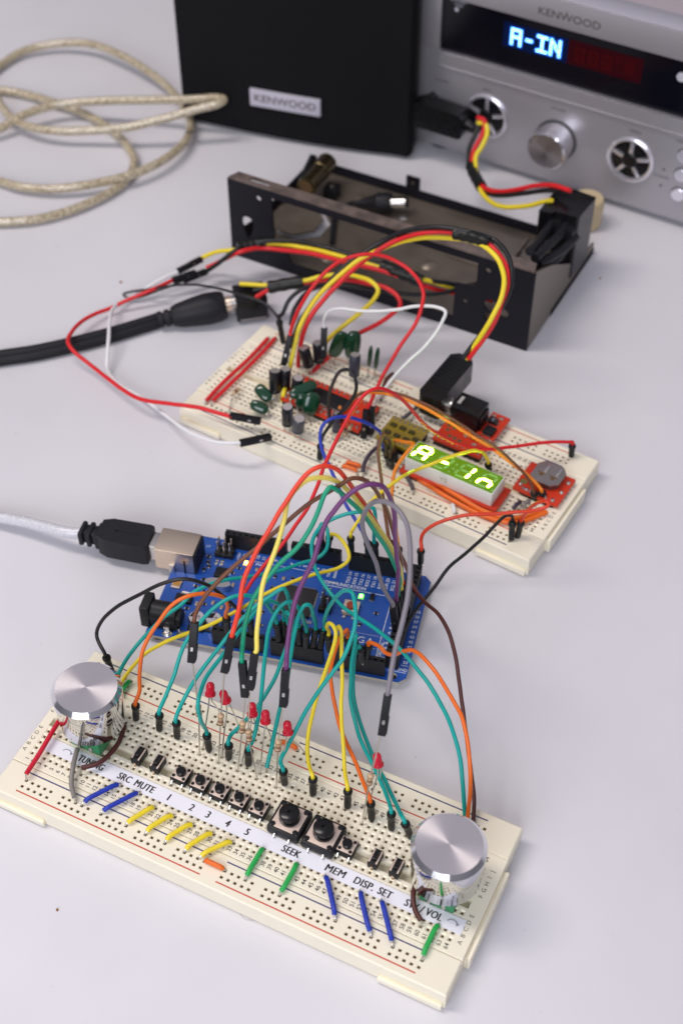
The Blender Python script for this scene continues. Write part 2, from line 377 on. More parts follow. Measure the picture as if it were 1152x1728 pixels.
# ------------------------------------------------------------------ stereo receiver
def receiver():
    t = thing('stereo_receiver', 'silver stereo receiver with glowing blue display and round volume knob', 'receiver', fr=FAMP)
    SIL = mat('silver_paint', (0.43, 0.415, 0.44), 0.38, 0.55, var=0.04, vscale=900, bump=0.12, bscale=3000)
    BR = mat('bright_edge', (0.85, 0.83, 0.90), 0.22, 0.8)
    GLS = mat('display_glass', (0.004, 0.004, 0.008), 0.15, spec=0.3)
    mb = MB(FAMP); mb.box(0.5, 14, 5, 268, 300, 103.4, mat('cabinet_metal', (0.50, 0.44, 0.47), 0.42, 0.4, var=0.03), 1); mb.build('cabinet', t)
    mb = MB(FAMP); mb.box(0, 0, 4, 269, 14, 60.4, SIL, 0.5); mb.box(0, 0, 60.45, 11.6, 14, 90, SIL, 0.3); mb.box(0, 0, 89.6, 269, 14, 103.6, SIL, 0.5); mb.build('front_panel', t)
    mb = MB(FAMP); mb.box(0.4, 0.3, 103.6, 268.6, 13.8, 104.3, BR, 0.2); mb.box(0, 14.5, 103.4, 269, 15.3, 104.0, BR); mb.box(11.5, -1.1, 59.9, 269, 1, 60.5, BR, 0.15); mb.box(12.8, -1.2, 52.2, 269, 0.2, 52.9, BR, 0.15)
    mb.box(12.8, -1.0, 52.9, 269, 0.1, 59.9, SIL); mb.build('trim_strip', t)
    mb = MB(FAMP); mb.box(11.6, 1.6, 60.5, 262, 3, 89.6, GLS); disp = mb.build('display_window', t)
    EB = mat('vacuum_display_blue', (0.1, 0.4, 0.8), 0.5, emit=(0.20, 0.56, 1.0), es=5)
    EH = mat('display_blue_haze', (0.0, 0.003, 0.02), 0.5, spec=0.1, emit=(0.01, 0.05, 0.42), es=0.06)  # faint even emission stands in for the glow around the blue characters
    ER = mat('display_red_field', (0.012, 0.0, 0.002), 0.5, spec=0.1, emit=(0.30, 0.01, 0.02), es=0.045)
    ER2 = mat('display_red_segment', (0.02, 0.0, 0.0), 0.5, spec=0.1, emit=(0.55, 0.02, 0.03), es=0.055)
    mb = MB(FAMP); mb.box(46, 1.55, 71.5, 81, 1.595, 84.6, EH); mb.box(81.05, 1.55, 71.5, 120, 1.595, 84.6, ER); o = mb.build('display_field', disp)
    def dots(mb, rows, s0, z0, w, h, m):
        for j, r in enumerate(rows):
            for i, ch in enumerate(r):
                if ch == '#': mb.box(s0+i*w, 1.4, z0-j*h-h*0.92, s0+i*w+w*0.96, 1.5, z0-j*h, m)
    A = ["#####", "#...#", "#...#", "#####", "#...#", "#...#", "#...#"]; D = [".....", ".....", ".....", ".###.", ".....", ".....", "....."]
    I = ["#####", "..#..", "..#..", "..#..", "..#..", "..#..", "#####"]; N = ["#...#", "##..#", "#.#.#", "#.#.#", "#..##", "#...#", "#...#"]
    mb = MB(FAMP)
    for k, g in enumerate((A, D, I, N)): dots(mb, g, 50.2+k*7.1, 82.2, 1.15, 1.26, EB)
    EG = mat('display_painted_blue_halo', (0.0, 0.02, 0.2), 0.5, emit=(0.02, 0.16, 1.0), es=1.3)  # wider blue blocks paint a halo round each lit dot
    for k, g in enumerate((A, D, I, N)):
        for j, r in enumerate(g):
            for i, ch in enumerate(r):
                if ch == '#': s_, z_ = 50.2+k*7.1+i*1.15, 82.2-j*1.26; mb.box(s_-0.62, 1.50+0.001*(i+5*j), z_-1.75, s_+1.75, 1.545, z_+0.6, EG)
    mb.build('display_characters', disp)
    mb = MB(FAMP); BL = ["#####", "#...#", "#.#.#", "#...#", "#####", "#...#", "#####"]
    for k in range(3): dots(mb, BL, 85+k*7.1, 81.5, 1.0, 1.1, ER2)
    for j in range(5): mb.box(111, 1.4, 74.5+j*1.7, 116, 1.5, 75.3+j*1.7, ER2)
    mb.lathe([(1.9, 0), (1.9, 0.1), (1.3, 0.1), (1.3, 0)], ER2, M3((107.6, 1.5, 80.5), (1, 0, 0), (0, 0, 1)), 16, caps=False)
    mb.build('display_unlit_segments', disp)
    mb = MB(FAMP)
    WI = mat('panel_white_print', (0.5, 0.5, 0.55), 0.5)
    mb.lathe([(1.2, 0), (1.2, 0.1)], WI, M3((19.5, 1.5, 83.8), (1, 0, 0), (0, 0, 1)), 14); mb.text('STANDBY', M3((20.5, 1.5, 88.0), (1, 0, 0), (0, 0, 1)), 2.0, WI)
    mb.text('TIMER', M3((20.5, 1.5, 86.0), (1, 0, 0), (0, 0, 1)), 1.8, WI); mb.build('indicator', disp)
    mb = MB(FAMP); mb.text('KENWOOD', M3((80.2, -0.03, 95.6), (1, 0, 0), (0, 0, 1)), 5.5, INK, bold=0.004, sx=1.12)
    mb.prism([(-0.55, 0.45), (0.55, 0.45), (0, -0.45)], 0, 0.02, INK, M3((78.6, -0.05, 98.0), (1, 0, 0), (0, 0, 1))); mb.build('lettering', t)
    for s, z, x in ((40.4, 45.6, 'BASS'), (80.5, 46.4, 'VOLUME'), (122, 46.6, 'TREBLE'), (146.5, 48.6, 'INPUT'), (139.6, 26.4, 'TUNING'), (14.5, 43.2, 'PHONES'), (18, 13.5, 'DC 5V 500mA')):
        mb = MB(FAMP); mb.text(x, M3((s, -0.04, z), (1, 0, 0), (0, 0, 1)), 2.1, INK); mb.build('lettering', t)
    mb = MB(FAMP)
    for s, z, u in ((140, 31.0, 1), (140, 21.2, -1)): mb.prism([(-0.9, -0.7*u), (0.9, -0.7*u), (0, 0.8*u)], 0, 0.02, INK, M3((s, -0.04, z), (1, 0, 0), (0, 0, 1)))
    mb.build('arrow_marks', t)
    # volume knob
    mb = MB(FAMP); M = M3((81.3, 0, 29.1), (1, 0, 0), (0, 0, 1))
    mb.lathe([(11.3, 0), (11.3, 0.6)], mat('knob_gap', (0.05, 0.05, 0.05), 0.5), M, 48)
    mb.lathe([(10.5, 0.6), (10.3, 12.4), (9.6, 13.0)], CHROMES, M, 64)
    kn = mb.build('volume_knob', t)
    mb = MB(FAMP); mb.lathe([(9.6, 12.99), (9.58, 13.02)], mat('knob_face_spun', (0.66, 0.62, 0.63), 0.28, 1.0, aniso=0.8, axis='Y'), M, 64); mb.build('knob_face', kn)
    for s, z, nm in ((41.3, 30.6, 'bass_control'), (122.0, 30.6, 'treble_control')):
        M = M3((s, 0, z), (1, 0, 0), (0, 0, 1))
        mb = MB(FAMP); mb.lathe([(12.4, 0), (12.4, 0.8), (11.5, 1.3), (10.6, 1.0), (10.2, -3.2)], BR, M, 48, caps=False); mb.lathe([(10.3, 0.02), (10.3, 0.05)], BLKG, M, 40)
        k = mb.build('tone_control', t)
        mb = MB(FAMP)
        for q in range(5):
            a = 2*math.pi*q/5+0.3; mb.box(3.4, -1.0, 0.1, 10.3, 1.0, 1.0, BR, 0.3, M=M @ rotz(a))
        mb.lathe([(4.2, 0), (4.2, 1.0), (3.2, 1.5)], BLKG, M, 24); mb.build('spokes', k)
    for s, z, r in ((148.9, 41.4, 3.6), (149.6, 30.9, 3.6), (149.8, 19.7, 3.6)):
        mb = MB(FAMP); mb.lathe([(r+0.5, 0), (r+0.5, 0.1)], mat('button_gap', (0.06, 0.06, 0.06), 0.5), M3((s, 0, z), (1, 0, 0), (0, 0, 1)), 24)
        mb.lathe([(r, 0.1), (r, 1.4), (r-0.4, 1.7)], BR, M3((s, 0, z), (1, 0, 0), (0, 0, 1)), 24); mb.build('button', t)
    mb = MB(FAMP); mb.lathe([(2.4, -0.5), (2.4, 0.3)], WI, M3((139.6, 1.5, 81.0), (1, 0, 0), (0, 0, 1)), 20); mb.build('display_button', t)
    mb = MB(FAMP); mb.box(12.5, -0.25, 15.2, 23, 0.2, 20.6, BR, 0.1); mb.box(13.4, -0.32, 16.4, 22.1, -0.1, 19.6, BLKG); mb.build('usb_port', t)
    for s, yy in ((12, 12), (255, 12), (12, 280), (255, 280)): mb = MB(FAMP); mb.cyl((s, yy, 0), (s, yy, 5.2), 8, 8, RUB, 24); mb.build('foot', t)
CHROMES = mat('satin_chrome', (0.80, 0.78, 0.82), 0.12, 1.0)
receiver()

# ------------------------------------------------------------------ metal drive bracket
def circ(cx, cy, r, n=16, a0=0.0, ry=None): return [(cx+r*math.cos(a0+2*math.pi*k/n), cy+(ry or r)*math.sin(a0+2*math.pi*k/n)) for k in range(n)]
def bracket():
    t = thing('metal_bracket', 'black metal drive bay bracket with cut out front and rusty tray', 'bracket', fr=FBR)
    BPA = mat('bracket_black_paint', (0.009, 0.009, 0.014), 0.45, spec=0.22, var=0.3, vscale=80, bump=0.1)
    BRN = mat('bare_brown_steel', (0.21, 0.175, 0.14), 0.38, 0.6, var=0.30, vscale=70, bump=0.25, bscale=600)
    RST = mat('rusted_lip', (0.20, 0.155, 0.135), 0.5, 0.4, var=0.9, vscale=140, bump=0.4, bscale=500)
    # front plate stands in the s-z plane: prism extrudes along its local z, mapped to +y
    F = M3((0, 0, 0), (1, 0, 0), (0, 0, 1)) @ Matrix.Scale(-1, 4, (0, 0, 1))
    win = [(24, 41.2), (132, 41.2), (132, 27), (121.5, 26), (121.5, 6), (34, 6), (31, 15), (25, 15.5)]
    tear = [(10.2+3.4*math.cos(a), 22+4.0*math.sin(a)) for a in [math.radians(q) for q in range(-30, 211, 20)]]+[(9.6, 13.5), (11.0, 13.3)]
    mb = MB(FBR)
    mb.prism([(0, 0), (159.6, 0), (159.6, 43.6), (158.3, 44.9), (0, 44.9)], 0, 1.2, BPA, F, holes=[win, tear, circ(17, 38.6, 1.5, 12), circ(137, 38.6, 1.5, 12), circ(127, 17.3, 1.4, 12), circ(140, 19.5, 3.6, 14), circ(146.4, 17.5, 2.6, 12), circ(139.5, 12.8, 2.4, 12)])
    mb.build('front_plate', t)
    mb = MB(FBR); mb.prism([(0.5, 0.2), (159, 0.2), (157.5, 6.2), (3, 6.2)], 44.9, 46.0, RST, holes=[[(11, 2.4), (22, 2.4), (22, 4.4), (11, 4.4)]]); mb.build('top_lip', t)
    HC = FBR.inv(Z(508, 376, 1.5))
    mb = MB(FBR); mb.prism(circ(HC.x-1.0, HC.y-2.6, 13.8, 8, math.pi/8), 5.0, 5.8, BRN); mb.build('punched_disc', t)
    mb = MB(FBR); mb.prism([(1, 1.3), (158.5, 1.3), (158.5, 84), (1, 84)], 0.6, 1.8, BRN,
        holes=[circ(HC.x, HC.y, 15.3, 8, math.pi/8), circ(63, 66, 2.4, 12), circ(60, 20, 2, 12), circ(50, 60, 1.8, 10), circ(128, 64, 1.6, 10)])
    for x, y in ((45, 18), (92, 36), (36, 70)): mb.lathe([(4.2, 1.8), (3.4, 2.4), (1.5, 3.2), (0.01, 3.3)], BRN, Matrix.Translation((x, y, 0)), 20)
    mb.box(96, 46, 1.8, 118, 70, 2.5, BRN, 0.3); mb.box(126, 48, 1.8, 128, 78, 3.8, BRN, 0.3)
    mb.build('tray_floor', t)
    mb = MB(FBR); mb.box(0.5, 84, 0, 157, 85.2, 7, BPA, 0.2); mb.box(55.5, 83.9, 6.5, 63.5, 85.1, 14.5, BPA, 0.6); mb.box(130, 83.9, 6.5, 136, 85.1, 12, BPA, 0.4)
    mb.cyl((59.5, 83.7, 11), (59.5, 85.4, 11), 1.2, 1.2, STEEL, 12); mb.build('rear_lip', t)
    for s, flipz in ((159.6, 1), (0, 0)):
        mb = MB(FBR); M = M3((s, 0, 0), (0, 1, 0), (0, 0, 1))
        pr = [(1.3, 0), (86, 0), (86, 6), (64, 8), (24, 34), (1.3, 45.2)] if flipz else [(1.3, 0), (86, 0), (86, 7), (24, 7), (1.3, 12)]
        mb.prism(pr, 0 if flipz else 0, -1.2 if flipz else 1.2, BRN if flipz else BPA, M); mb.build('side_flange', t)
    mb = MB(FBR)
    mb.box(159.6, 30, 0, 159.2, 86, 2.6, BPA, 0.4); mb.build('runner', t)
bracket()

# ------------------------------------------------------------------ blue microcontroller board
def sockets(mb, x0, y0, nx, ny, z0, z1, m):
    w = P; X0, Y0 = x0-w/2+0.05, y0-w/2+0.05; X1, Y1 = x0+(nx-1)*w+w/2-0.05, y0+(ny-1)*w+w/2-0.05
    HM = mat('socket_hole', (0.002, 0.002, 0.002), 0.8)
    for i in range(nx):
        for j in range(ny):
            cx, cy = x0+i*w, y0+j*w; xa, xb, ya, yb = max(X0, cx-w/2), min(X1, cx+w/2), max(Y0, cy-w/2), min(Y1, cy+w/2)
            q = lambda h, zz: [(cx-h, cy-h, zz), (cx+h, cy-h, zz), (cx+h, cy+h, zz), (cx-h, cy+h, zz)]
            vs = [(xa, ya, z1), (xb, ya, z1), (xb, yb, z1), (xa, yb, z1)]+q(0.72, z1)+q(0.45, z1-0.4)+q(0.45, z1-3)
            R = lambda a: [(a+k, a+(k+1) % 4, a+4+(k+1) % 4, a+4+k) for k in range(4)]
            mb.add(vs, R(0)+R(4), m); mb.add(vs, R(8)+[(12, 13, 14, 15)], HM)
    mb.add([(X0, Y0, z0), (X1, Y0, z0), (X1, Y1, z0), (X0, Y1, z0), (X0, Y0, z1), (X1, Y0, z1), (X1, Y1, z1), (X0, Y1, z1)], [(0, 1, 5, 4), (1, 2, 6, 5), (2, 3, 7, 6), (3, 0, 4, 7), (3, 2, 1, 0)], m)
def controller():
    fr = FAR
    t = thing('microcontroller_board', 'blue microcontroller board crowded with jumper wires between the two breadboards', 'circuit board', fr=fr)
    PCB = mat('blue_solder_mask', (0.010, 0.082, 0.40), 0.36, spec=0.5, var=0.14, vscale=90, coat=0.25)
    EDG = mat('pcb_edge', (0.45, 0.42, 0.33), 0.6)
    z = 4.5
    out = [(0.8, 0), (99.06, 0), (101.6, 2.54), (101.6, 50.8), (99.06, 53.34), (0.8, 53.34), (0, 52.5), (0, 0.8)]
    holes = [circ(96.52, 2.54, 1.6), circ(13.97, 2.54, 1.6), circ(15.24, 50.8, 1.6), circ(90.17, 47.5, 1.6)]
    mb = MB(fr); mb.prism(out, 3.0, z-0.04, EDG, holes=holes[:2]); mb.prism(out, z-0.04, z, PCB, holes=holes[:2]); 
    for cx, cy in ((13.97, 2.54),): mb.lathe([(1.6, z+0.01), (2.2, z+0.02)], STEEL, Matrix.Translation((cx, cy, 0)), 20, caps=False)
    for (x, y) in ((4, 4), (97, 6), (4, 49), (97, 49)): mb.cyl((x, y, 0), (x, y, 3), 2.5, 2.5, RUB, 12)
    mb.build('circuit_board', t)
    HD = mat('header_black', (0.014, 0.014, 0.015), 0.45, spec=0.3, var=0.1, vscale=400)
    for x0, y0, nx, ny in ((27.94, 2.54, 8, 1), (50.8, 2.54, 8, 1), (74.5, 2.54, 8, 1), (18.8, 50.8, 10, 1), (46.2, 50.8, 8, 1), (69.7, 50.8, 8, 1), (93.98, 6.9, 2, 18)):
        mb = MB(fr); sockets(mb, x0, y0, nx, ny, z, z+8.5, HD); mb.build('pin_header', t)
    mb = MB(fr); mb.box(-6.5, 32.9, z+0.1, 9.6, 44.9, 15.4, GOLD, 0.35); u = mb.build('usb_socket', t)
    mb = MB(fr); mb.box(9.6, 33.2, z, 10.4, 44.6, 15.1, BLK); mb.box(-0.5, 31.8, z, 1.5, 32.9, z+4, STEEL); mb.box(5.5, 32.6, z, 6.1, 32.88, z+7, BLKG); mb.build('socket_insert', u)
    mb = MB(fr); mb.box(-2.6, 3.1, z, 1.2, 12.1, 15.5, HD, 0.7); mb.box(1.2, 3.6, z, 11.5, 11.6, 9.5, HD, 0.3); mb.cyl((1.2, 7.6, 10.2), (11.2, 7.6, 10.2), 4.3, 4.3, HD, 24); mb.cyl((11.2, 7.6, 8.6), (12.8, 7.6, 8.6), 3.6, 3.3, HD, 20)
    pj = mb.build('power_jack', t)
    mb = MB(fr); mb.box(10.2, 4.2, z, 12.6, 6.6, 5.4, STEEL, 0.2); mb.box(7.0, 2.2, z, 9.2, 3.6, 7.5, STEEL, 0.2); mb.lathe([(2.2, 0), (1.4, 0.9), (0.1, 1.1)], STEEL, Matrix.Translation((8.2, 2.5, z)), 16); mb.build('jack_contact', pj)
    for px, py in ((331.5, 1040.5), (360.5, 1043)):
        c = FAR.inv(Z(px, py, 9.8)); mb = MB(fr); M = Matrix.Translation((c.x, c.y, 0))
        mb.box(c.x-3.3, c.y-3.3, z, c.x+3.3, c.y+3.3, z+0.9, BLK, 0.3); mb.lathe([(3.1, z+0.9), (3.15, 9.2), (2.9, 9.7), (0.01, 9.75)], STEEL, M, 28)
        cp = mb.build('electrolytic_capacitor', t)
        mb = MB(fr); mb.lathe([(2.85, 9.76), (0.01, 9.77)], mat('cap_top_print', (0.55, 0.52, 0.55), 0.4, 0.4), M, 24); mb.prism([(-2.7, -0.4), (-1.9, 2.0), (0.2, 2.8), (-0.3, -0.2)], 9.79, 9.8, BLK, M)
        mb.text('47', M3((c.x+0.8, c.y, 9.81), (0, -1, 0), (1, 0, 0)), 1.9, BLK); mb.text('17S', M3((c.x-0.8, c.y+1.3, 9.81), (0, -1, 0), (1, 0, 0)), 1.5, BLK); mb.build('capacitor_top', cp)
    # processor
    mb = MB(fr); mb.box(45.2, 21.5, z+0.15, 59.2, 35.5, z+1.4, mat('chip_epoxy', (0.022, 0.021, 0.021), 0.45, var=0.1), 0.2); mb.lathe([(0.7, 0), (0.7, 0.02)], BLKG, Matrix.Translation((46.7, 34, z+1.4)), 12); ch = mb.build('processor_chip', t)
    mb = MB(fr)
    for k in range(25):
        q = 46.2+k*0.5; y = 22.5+k*0.5
        for a in ((q-0.12, 20.6, q+0.12, 21.5), (q-0.12, 35.5, q+0.12, 36.4), (44.3, y-0.12, 45.2, y+0.12), (59.2, y-0.12, 60.1, y+0.12)): mb.box(a[0], a[1], z, a[2], a[3], z+0.5, TIN)
    mb.build('chip_pins', ch)
    mb = MB(fr); mb.box(71, 26.6, z, 77.2, 33, z+2.0, mat('switch_beige', (0.72, 0.60, 0.48), 0.4, 0.1), 0.3)
    for x in (71.6, 75.2): mb.box(x, 24.9, z, x+1.3, 26.6, z+0.7, STEEL, 0.2); mb.box(x, 33, z, x+1.3, 34.2, z+0.7, STEEL, 0.2)
    sw = mb.build('reset_switch', t); mb = MB(fr); mb.cyl((74.1, 29.8, z+2), (74.1, 29.8, z+3.2), 1.8, 1.7, mat('reset_red', (0.36, 0.05, 0.02), 0.5), 20); mb.build('reset_button', sw)
    for x0, y0, nx, ny in ((63.0, 26.5, 2, 3), (15.8, 44.7, 3, 2)):
        mb = MB(fr)
        for i in range(nx):
            for j in range(ny):
                x, y = x0+i*P, y0+j*P; mb.box(x-1.2, y-1.2, z, x+1.2, y+1.2, z+2.5, HD, 0.3)
        o = mb.build('pin_strip', t); mb = MB(fr)
        for i in range(nx):
            for j in range(ny): x, y = x0+i*P, y0+j*P; mb.box(x-0.32, y-0.32, z+2.5, x+0.32, y+0.32, z+8.5, GOLD, 0.1)
        mb.build('pins', o)
    # crystal, small chips, passives
    mb = MB(fr); mb.prism([(20.6+5.2*math.cos(a)*(1 if abs(math.cos(a)) < .7 else 1), 28.6+2.2*math.sin(a)) for a in [2*math.pi*k/24 for k in range(24)]], z, z+3.2, STEEL, smooth=False); mb.build('crystal', t)
    mb = MB(fr); mb.box(17.3, 33.2, z+0.1, 22.5, 38.2, z+1.1, BLK, 0.15); mb.build('interface_chip', t)
    mb = MB(fr); mb.box(6.2, 17.4, z+0.1, 12.8, 21.2, z+1.7, BLK, 0.2); mb.box(7.5, 21.2, z, 11.3, 23.3, z+0.5, STEEL, 0.1); mb.build('voltage_regulator', t)
    mb = MB(fr); mb.box(2.6, 23.9, z, 6.2, 28.6, z+1.0, GOLD, 0.2); mb.box(3.0, 24.9, z+0.9, 5.8, 27.6, z+1.2, mat('fuse_amber', (0.42, 0.20, 0.03), 0.4), 0.1); mb.build('fuse', t)
    mb = MB(fr); rr = random.Random(3); CE = mat('ceramic_tan', (0.35, 0.26, 0.18), 0.5)
    spots = [(26, 40), (28.5, 36), (30, 33.5), (31, 30), (26, 31), (27.5, 25), (16, 25), (12, 27), (14, 31), (12.5, 36), (13, 40), (12.4, 43), (14, 38), (24, 37), (12, 15.5), (15, 18.5), (18, 19), (21, 20.5), (25, 19), (28, 20), (30, 13), (28, 11), (20, 9.5), (16.5, 8.6), (5, 15), (11.5, 12.5), (13.2, 24), (36, 30), (37, 36), (38, 24), (41, 20.5), (41.5, 33), (41, 39), (44.6, 38.8), (48, 39.5), (52, 39), (62, 21), (66, 18), (61, 16.5), (79, 26), (79, 23.2), (84, 30), (35, 20), (33, 17), (36, 14), (42, 14), (33, 41), (29.5, 41.5), (46, 14.5), (54, 14), (58, 17.5)]
    for x, y in spots:
        v = rr.random() < 0.5; a, b = (1.0, 0.55) if v else (0.55, 1.0)
        mb.box(x-a, y-b, z, x+a, y+b, z+0.5, STEEL, 0.1)
        c, d = (0.55, 0.6) if v else (0.6, 0.55)
        mb.box(x-c, y-d, z+0.1, x+c, y+d, z+0.62, rr.choice([BLK, CE, BLK]), 0.05)
    for k in range(4): mb.lathe([(0.8, 0), (0.75, 0.5), (0.1, 0.6)], STEEL, Matrix.Translation((16.4+2*(k % 2)*1.05, 40+2*(k//2)*0.9, z)), 12)
    for x, y in ((57, 19), (49, 18.4)):
        for k in range(8): mb.box(x+k*0.5, y, z, x+k*0.5+0.25, y+1.6, z+0.25, TIN)
    tag(mb.build('surface_mount_parts', t), kind='stuff')
    # lamps
    for nm, x, y, e, s in (('power_led', 76.5, 36.9, (0.10, 1.0, 0.04), 16), ('status_led', 28.0, 43.0, (1.0, 0.40, 0.03), 22)):
        mb = MB(fr); mb.box(x-0.8, y-1.4, z, x+0.8, y+1.4, z+0.35, STEEL, 0.05); o = mb.build(nm, t)
        mb = MB(fr); mb.box(x-1.05, y-1.15, z+0.1, x+1.05, y+1.15, z+0.6, mat('halo_package_'+nm, (0.3, 0.3, 0.3), 0.5, emit=e, es=1.6), 0.15); mb.build('led_package', o)  # package emits too, painting the lamp's halo around the lens
        mb = MB(fr); mb.box(x-0.62, y-0.75, z+0.42, x+0.62, y+0.75, z+0.95, mat('glow_'+nm, (0.8, 0.8, 0.8), 0.4, emit=e, es=s), 0.2); mb.build('led_lens', o)
    mb = MB(fr); mb.box(80, 36.2, z, 81.6, 38.8, z+1.2, BLK, 0.2); mb.box(80, 35.5, z, 81.6, 39.5, z+0.4, STEEL); mb.build('diode', t)
    # silkscreen
    mb = MB(fr); zz = z+0.02
    U = lambda s, x, y, sz, **k: mb.text(s, M3((x, y, zz), (1, 0, 0), (0, 1, 0)), sz, WHT, **k)
    V = lambda s, x, y, sz, **k: mb.text(s, M3((x, y, zz), (0, 1, 0), (-1, 0, 0)), sz, WHT, **k)
    V('AREF', 24.0, 46.2, 1.7); V('GND', 26.2, 46.2, 1.7)
    for k, s in enumerate(('13', '12', '11', '10', '9', '8')): V(s, 29.1+k*P, 47.4, 2.1, bold=0.02)
    for k, s in enumerate(('7', '6', '5', '4', '3', '2', 'TX0>1', 'RX0<0')): V(s, 46.2+k*P, 47.2 if k < 6 else 46.2, 2.1 if k < 6 else 1.6, bold=0.02)
    for k, s in enumerate(('TX3 14', 'RX3 15', 'TX2 16', 'RX2 17', 'TX1 18', 'RX1 19', 'SDA 20', 'SCL 21')): V(s, 69.7+k*P, 45.6, 1.95, bold=0.015)
    U('COMMUNICATION', 68.4, 41.2, 2.1, bold=0.015); U('PWM', 34, 43.6, 1.9, bold=0.01); U('TX', 22.5, 38.2, 1.8); U('RX', 22.5, 36.0, 1.8); U('L', 25.5, 44.5, 1.8); U('LT', 10.5, 48.5, 1.6)
    mb.box(61, 39.6, z, 86.5, 39.85, zz, WHT); mb.box(29, 44.9, z, 59, 45.1, zz, WHT); mb.box(88.3, 9.5, z, 88.55, 38.5, zz, WHT); mb.box(98.4, 8.0, z, 101, 8.2, zz, WHT); mb.box(94, 4.7, z, 101, 4.9, zz, WHT)
    V('DIGITAL', 89.6, 13.5, 2.0, bold=0.02)
    for k in range(8): U(str(39+2*k), 99.8, 27.0-k*P*0.98, 1.9, bold=0.02); U(str(38+2*k), 91.2, 27.0-k*P*0.98, 1.7, bold=0.02)
    for k in range(3): U(str(33+2*k), 99.8, 34.6-k*P*0.98, 1.9, bold=0.02)
    U('GND', 99.2, 6.0, 1.8, bold=0.02); U('MEGA', 79.6, 16.2, 4.4, bold=-0.005, sp=1.15)
    for k in range(26):
        mb.box(74+k*0.5, 19.3, z, 74.25+k*0.5, 19.5, zz, WHT); mb.box(74+k*0.5, 13.2, z, 74.25+k*0.5, 13.4, zz, WHT)
    for y0 in (19.3, 13.3):
        pass
    for k in range(11): a = -math.pi/2+math.pi*k/10; mb.box(87+3.0*math.cos(a)-0.12, 16.35+3.0*math.sin(a)-0.12, z, 87+3.0*math.cos(a)+0.12, 16.35+3.0*math.sin(a)+0.12, zz, WHT)
    U('AREF', 36, 7.5, 1.4); U('POWER', 38.5, 9.0, 1.8, bold=0.01); U('ANALOG IN', 66, 12.5, 1.9, bold=0.01)
    for k in range(8): V('A%d' % k, 50.8+k*P, 6.0, 1.7); V('A%d' % (8+k), 74.5+k*P, 6.2, 1.7)
    for k in range(6): V(('IOREF', 'RESET', '3V3', '5V', 'GND', 'VIN')[k], 30.5+k*P, 6.6, 1.5)
    mb.build('silkscreen', t)
controller()
# ------------------------------------------------------------------ rotary knobs
def knob(cx, cy, label):
    t = thing('rotary_knob', label, 'knob', loc=(cx, cy, ZT), group='silver rotary knobs')
    M = Matrix.Translation((cx, cy, 0))
    mb = MB(); mb.box(cx-6, cy-6.9, ZT+0.1, cx+6, cy+6.2, 15.6, GRN, 0.35); mb.box(cx-6.4, cy-5, 11, cx-6, cy+5, 13, GRN, 0.1)
    for dx in (-3.4, 0.2): pass
    b = mb.build('encoder_body', t)
    mb = MB()
    for dx in (-2.6, 2.6): mb.lathe([(0.8, 0), (0.85, 0.8), (0.3, 1.3), (0.01, 1.35)], TIN, M3((cx+dx, cy-6.8, 12.6), (1, 0, 0), (0, 0, 1)), 12); mb.box(cx+dx-0.5, cy-7.3, ZT, cx+dx+0.5, cy-6.7, 12.6, TIN, 0.15)
    mb.build('solder_pin', b)
    mb = MB(); mb.box(cx-6.2, cy-6.1, 15.6, cx+6.2, cy+6.0, 16.3, STEEL, 0.2); mb.lathe([(3.6, 15.6), (3.6, 21)], STEEL, M, 24); mb.build('mounting_plate', b)
    mb = MB(); mb.lathe([(10.2, 19.9), (11.2, 19.6), (11.5, 20.0), (12.15, 35.8), (12.15, 37.0)], CHROME, M, 96)
    k = mb.build('knob_cap', t)
    mb = MB(); mb.lathe([(12.15, 37.0), (10.75, 38.7)], mat('polished_chamfer', (0.86, 0.86, 0.88), 0.10, 1.0), M, 96, caps=False); mb.build('chamfer', k)
    mb = MB(); mb.lathe([(10.75, 38.7), (0.6, 38.73)], BRUSH, M, 96); mb.build('brushed_top', k)
knob(16.6, 16.0, 'silver rotary knob over the word TUNING, left end of the front breadboard')
knob(151.6, 15.2, 'silver rotary knob over the word VOL, right end of the front breadboard')

